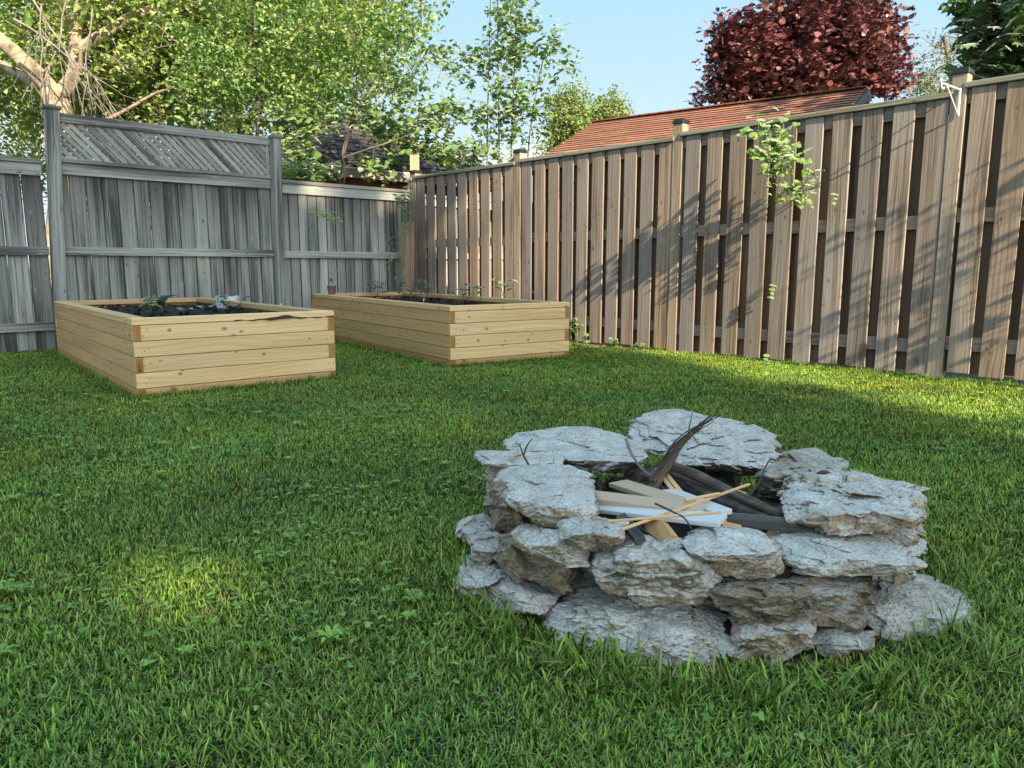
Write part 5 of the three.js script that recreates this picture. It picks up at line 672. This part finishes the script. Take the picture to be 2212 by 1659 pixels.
// the dark red maple
const RED = [lobedGeo(0.115, MAPLE, [0.16, 0.052, 0.052]), lobedGeo(0.10, MAPLE, [0.11, 0.040, 0.044], { k: 2 }), lobedGeo(0.125, MAPLE, [0.23, 0.08, 0.075], { k: 5 })];
tree({ name: 'red_maple', label: 'round dark red leaved maple behind the red roof', seed: 51, bark: [0.09, 0.075, 0.07], mat: M.gloss, trunks: [{ pts: [V(6.3, 0, -15.6), V(6.2, 2.2, -15.6), P3(1735, 120, 15.6), P3(1735, 30, 15.6)], r0: 0.2, r1: 0.08 }],
  lobes: [[P3(1735, 95, 15.6), [1.7, 1.05, 1.5], 250], [P3(1625, 150, 15.4), [0.9, 0.75, 0.9], 110], [P3(1845, 120, 15.5), [0.85, 0.9, 0.9], 110], [P3(1575, 195, 15.4), [0.55, 0.28, 0.5], 30], [P3(1740, 180, 15.2), [1.6, 0.5, 0.8], 110], [P3(1900, 60, 15.5), [0.5, 0.5, 0.5], 30], [P3(1590, 95, 15.5), [0.45, 0.5, 0.5], 36], [P3(1750, 50, 15.5), [1.1, 0.62, 1.0], 80], [P3(1905, 170, 15.4), [0.45, 0.4, 0.4], 26]], r0: 0.14, min: 0.006, leaf: RED, n: 13, spread: 0.24, per: 2, parts: 200, each: 2 });
tree({ name: 'far_locust', label: 'pale airy tree far off beside the black capped near post', seed: 52, bark: [0.25, 0.22, 0.18], trunks: [{ pts: [V(12.6, 0, -21), P3(2055, 170, 21), P3(2040, 80, 21)], r0: 0.14, r1: 0.05 }], lobes: [[P3(2045, 140, 21), [0.95, 1.1, 0.8], 90], [P3(2000, 195, 21), [0.7, 0.6, 0.6], 46], [P3(2120, 150, 21), [1.0, 1.2, 0.8], 70]], r0: 0.1, min: 0.006, leaf: [leafGeo(0.10, 0.045, [0.22, 0.26, 0.10], { n: 3 }), leafGeo(0.09, 0.04, [0.26, 0.28, 0.11], { n: 3 })], n: 9, spread: 0.22, per: 2 });
const MAP = [lobedGeo(0.15, MAPLE, [0.075, 0.16, 0.03]), lobedGeo(0.13, MAPLE, [0.11, 0.21, 0.04], { k: 2, droop: 0.6 }), lobedGeo(0.17, MAPLE, [0.045, 0.10, 0.025], { k: 4, droop: 0.6 })];
{ // broad leaved maple branch hanging in at the top right
  const t = tree({ name: 'green_maple', label: 'dark green broad leaved maple hanging in at the top right corner', seed: 53, bark: [0.16, 0.13, 0.1], trunks: [{ pts: [V(5.6, 0, -6.9), V(5.55, 1.8, -6.9), V(5.4, 3.4, -6.8)], r0: 0.13, r1: 0.08 }, { from: 1, pts: [V(5.45, 2.9, -6.8), P3(2230, 60, 6.6), P3(2150, 70, 6.5), P3(2100, 60, 6.4)], r0: 0.03, r1: 0.008 }], lobes: [[P3(2170, 80, 6.6), [0.34, 0.27, 0.35], 60], [P3(2130, 20, 6.6), [0.22, 0.2, 0.25], 26], [P3(2240, 40, 6.6), [0.3, 0.45, 0.4], 50], [V(5.5, 4.2, -5.9), [1.0, 0.8, 1.0], 110]], r0: 0.06, min: 0.003, leaf: MAP, n: 4, spread: 0.13, per: 1, parts: 200, each: 2 });
}
// unseen trees added behind the camera, their crowns shaped to shade the lawn
const AH = V(0.524, 0, 0.851), UH = V(0.851, 0, -0.524), uq = (u, q, y) => V(u * UH.x + q * AH.x, y, u * UH.z + q * AH.z);
const spots = [[V(-0.74, 0.02, -1.54), 0.0], [at(660, 440, 8.2), -0.03], [at(415, 625, 7.8), -0.03]];
const SHADE_LEAF = [leafGeo(0.22, 0.15, [0.06, 0.12, 0.025], { n: 2 }), leafGeo(0.19, 0.13, [0.07, 0.13, 0.03], { n: 2 })];
const hole = p => spots.some(([s, rad]) => { const d = p.clone().sub(s), t = d.dot(SUN); return d.addScaledVector(SUN, -t).length() < rad + 0.30; });  // gaps cut in the added crowns along sun rays for the sun patches
for (const [k, u, n] of [[0, -1.3, 1], [1, 2.2, 1]]) tree({ name: 'added_shade_tree', label: ['added unseen tree behind the viewer shading the left of the yard', 'added unseen tree behind the viewer shading the middle of the yard'][k], group: 'added shade trees behind the viewer', seed: 61 + k, bark: [0.2, 0.17, 0.13], mat: M.gloss, trunks: [{ pts: [uq(u, 13, 0), uq(u, 13, 5), uq(u + 0.2, 13, 10)], r0: 0.3, r1: 0.15 }],
  lobes: k ? [[uq(1.8, 12.5, 10.0), [2.2, 3.6, 2.3], 460], [uq(2.0, 12.5, 7.6), [1.8, 1.6, 1.9], 190], [uq(2.0, 12.5, 12.6), [1.8, 1.4, 1.9], 180]] : [[uq(-0.9, 12.5, 10.0), [2.6, 3.8, 2.5], 640], [uq(-0.8, 12.5, 7.4), [2.3, 1.9, 2.0], 420], [uq(-0.6, 12.5, 12.6), [2.0, 1.4, 2.0], 190]], r0: 0.2, min: 0.01, leaf: SHADE_LEAF, n: 11, spread: 0.20, per: 6, hole, step: 0.6 });

{ // a young tree by the fence just right of the view: its leaves throw the long shadows on the nearest boards
  const b = RF0.clone().addScaledVector(RD, -2.15).addScaledVector(RN, 0.5), c = (y, ds, o) => RF0.clone().addScaledVector(RD, ds).addScaledVector(RN, o).setY(y);
  tree({ name: 'young_tree', label: 'young tree standing by the right fence just outside the view', seed: 71, bark: [0.2, 0.17, 0.13], trunks: [{ pts: [b, c(1.2, -2.15, 0.5), c(2.3, -2.1, 0.5)], r0: 0.02, r1: 0.008 }], lobes: [[c(1.55, -1.85, 0.42), [0.42, 0.42, 0.35], 36], [c(1.0, -2.0, 0.45), [0.35, 0.3, 0.3], 14], [c(2.2, -2.3, 0.5), [0.4, 0.4, 0.35], 16]], r0: 0.012, min: 0.002, leaf: ASH, n: 5, spread: 0.12, per: 1, step: 0.2 });
}
// ------------------------------------------------------------------ vines that come through and over the fences
const vr = rngOf(91);
function vine(name, label, lines, leaves, geos, spread, off, max = 300, cat = 'vine') { // lines: runs of [px, py, depth]
  const P0 = at(...lines[0][0]), t = thing(name, label, cat, null, [P0.x, P0.y, P0.z]); const runs = lines.map(l => l.map(p => at(...p).sub(P0)));
  for (const l of runs) part('stem', flat(tube(l, 0.0045, 0.002, 5, 18), [0.22, 0.20, 0.10]), M.plain, t);
  let n = 0; for (const [i, a, b, cnt, s] of leaves) { const cv = new THREE.CatmullRomCurve3(runs[i]); for (let k = 0; k < cnt && n < max; k++, n++) { const q = cv.getPoint(lerp(a, b, vr())), d = V((vr() - 0.5) * 2, (vr() - 0.65) * 1.2, (vr() - 0.1) * 1.2).normalize(); const o = d.clone().multiplyScalar(spread * vr()).addScaledVector(off, vr() * spread * 0.6); q.add(o); putLeaf(t, geos[(vr() * geos.length) | 0], leafMat, q, d, V((vr() - 0.5) * 0.8, 1, (vr() - 0.5) * 0.8 + 0.5), s * (0.7 + vr() * 0.6)); } }
  return t;
}
const CUR = [lobedGeo(0.062, CURRANT, [0.16, 0.30, 0.05]), lobedGeo(0.052, CURRANT, [0.20, 0.34, 0.065], { k: 2 }), lobedGeo(0.045, CURRANT, [0.24, 0.36, 0.08], { k: 4 })];
vine('currant_bush', 'bright green lobed leaf bush growing over the right fence', [[[1688, 440, 5.70], [1672, 380, 5.55], [1650, 330, 5.5], [1640, 285, 5.5], [1637, 250, 5.52]], [[1680, 420, 5.65], [1690, 340, 5.5], [1690, 290, 5.5], [1696, 246, 5.52]], [[1684, 430, 5.68], [1705, 400, 5.5], [1730, 415, 5.42], [1738, 440, 5.40]], [[1726, 418, 5.42], [1745, 385, 5.40], [1750, 360, 5.40]], [[1690, 345, 5.5], [1715, 330, 5.45], [1728, 345, 5.42]]], [[0, 0.25, 0.85, 54, 1], [0, 0.9, 1, 5, 1], [1, 0.25, 0.8, 60, 1.1], [1, 0.9, 1, 6, 1.1], [2, 0.2, 1, 56, 0.8], [3, 0, 1, 16, 0.9], [4, 0, 1, 22, 1.1], [0, 0, 0.3, 26, 0.75]], CUR, 0.085, RN);
for (const [label, x, y, z, n] of [['small leaf tuft poking through the right fence beside the currant', 1796, 428, 5.22, 3], ['pair of yellow green leaves poking through the right fence at mid height', 1665, 622, 5.68, 4], ['single yellow green leaf cluster at the foot of the right fence', 1652, 772, 5.72, 4], ['small leaf poking through left of the currant bush', 1541, 430, 6.2, 3]]) { const p = at(x, y, z), t = thing('leaf_sprig', label, 'sprig', null, [p.x, p.y, p.z]); part('stem', flat(tube([V(0.04, -0.03, -0.06), V(0.01, 0, 0), V(0, 0.03, 0.03)], 0.002, 0.0015, 5), [0.2, 0.22, 0.08]), M.plain, t); for (let i = 0; i < n; i++) putLeaf(t, CUR[i % 3], leafMat, V((vr() - 0.5) * 0.03, 0.03 - i * 0.03, 0.02 + vr() * 0.02), V((vr() - 0.5), -0.2, 0.8), V((vr() - 0.5) * 0.5, 1, 0.5), 0.95); }
vine('corner_vine', 'leafy vine creeping down the left fence beside the corner', [[[885, 395, 8.75], [872, 430, 8.6], [878, 470, 8.62], [868, 500, 8.6], [872, 545, 8.62], [865, 580, 8.6], [872, 640, 8.62]], [[876, 425, 8.6], [858, 425, 8.5], [850, 440, 8.5]], [[872, 505, 8.6], [838, 520, 8.45], [832, 550, 8.4], [830, 580, 8.4]]], [[0, 0, 0.4, 34, 0.9], [0, 0.4, 1, 26, 0.7], [1, 0, 1, 16, 0.9], [2, 0.3, 1, 18, 0.6]], [lobedGeo(0.06, CURRANT, [0.10, 0.20, 0.05]), lobedGeo(0.05, CURRANT, [0.15, 0.27, 0.06], { k: 3 })], 0.07, LN);
vine('fence_sprout', 'green fern like sprout growing out of the middle of the left fence', [[[700, 470, 8.1], [708, 464, 8.0], [716, 470, 7.92], [724, 478, 7.9]], [[702, 470, 8.08], [690, 462, 8.0], [684, 458, 7.97]]], [[0, 0.2, 1, 22, 0.8], [1, 0.2, 1, 12, 0.7]], ASH.slice(0, 2), 0.05, LN, 300, 'sprout');
// weeds along the foot of the right fence
for (const [label, x, y, z, h, n, k] of [['ferny weed between the farther bed and the right fence', 1247, 742, 6.9, 0.2, 16, 0], ['broad leaf weed in front of the third fence board past the bed', 1265, 750, 6.75, 0.12, 12, 1], ['low weed patch along the soil beside the right fence', 1325, 752, 6.6, 0.06, 12, 1], ['tall grass tuft weed at the gap beside the middle post', 1425, 752, 6.45, 0.0, 0, 2], ['round leaved weed on the soil edge by the right fence', 1375, 757, 6.4, 0.05, 9, 1]]) {
  const p = level(x, y, 0.0), t = thing('fence_weed', label, 'weed', 'weeds along the fence foot', [p.x, 0, p.z]);
  if (k === 2) { part('blades', grassPatch(777, 40, 0.03, 0.14, 0.30, 0.006, 0.05), M.grass, t); continue; }
  for (let j = 0; j < 3; j++) { const tip = V((vr() - 0.5) * 0.12, h + 0.02, (vr() - 0.5) * 0.08); part('stem', flat(tube([V(0, -0.01, 0), tip.clone().multiplyScalar(0.5).add(V(0, 0.02, 0)), tip], 0.003, 0.0015, 5), stemCol), M.plain, t); for (let i = 0; i < n / 3; i++) putLeaf(t, k ? CUR[i % 3] : ASH[i % 3], leafMat, tip.clone().multiplyScalar(0.25 + 0.75 * vr()), V(vr() - 0.5, 0.15, vr() - 0.5), V(0, 1, 0), 0.8 + vr() * 0.5); }
}
{ // two dry stems standing in the grass in front of the ring, a bare arching stalk by the second bed
  for (const [label, x, y, h, lean] of [['pale dry stalk standing in front of the largest pale boulder', 1424, 1470, 0.075, 0.06], ['pale dry stalk standing right of the gap under the front boulder', 1541, 1470, 0.06, -0.03]]) { const p = level(x, y, 0.01), g = tube([V(0, -0.02, 0), V(lean * 0.02, h * 0.6, 0), V(lean * 0.05, h, 0)], 0.0026, 0.0022, 6); flat(g, [0.46, 0.36, 0.2]); solo('dry_stalk', g, M.plain, label, 'stalk', 'dry stalks in the grass').position.copy(p); }
  const p = level(1180, 655, 0.4), g = tube([V(0, 0, 0), V(-0.14, 0.12, -0.05), V(-0.28, 0.32, -0.1)], 0.003, 0.0015, 5); flat(g, [0.36, 0.28, 0.18]); solo('dry_stalk', g, M.plain, 'long bare stalk leaning up from the farther bed towards the fence', 'stalk', 'dry stalks in the grass').position.copy(p);
}
scene.traverse(o => { if (o.isMesh) { o.castShadow = true; o.receiveShadow = true; } });
camera.updateMatrixWorld();
renderer.render(scene, camera);
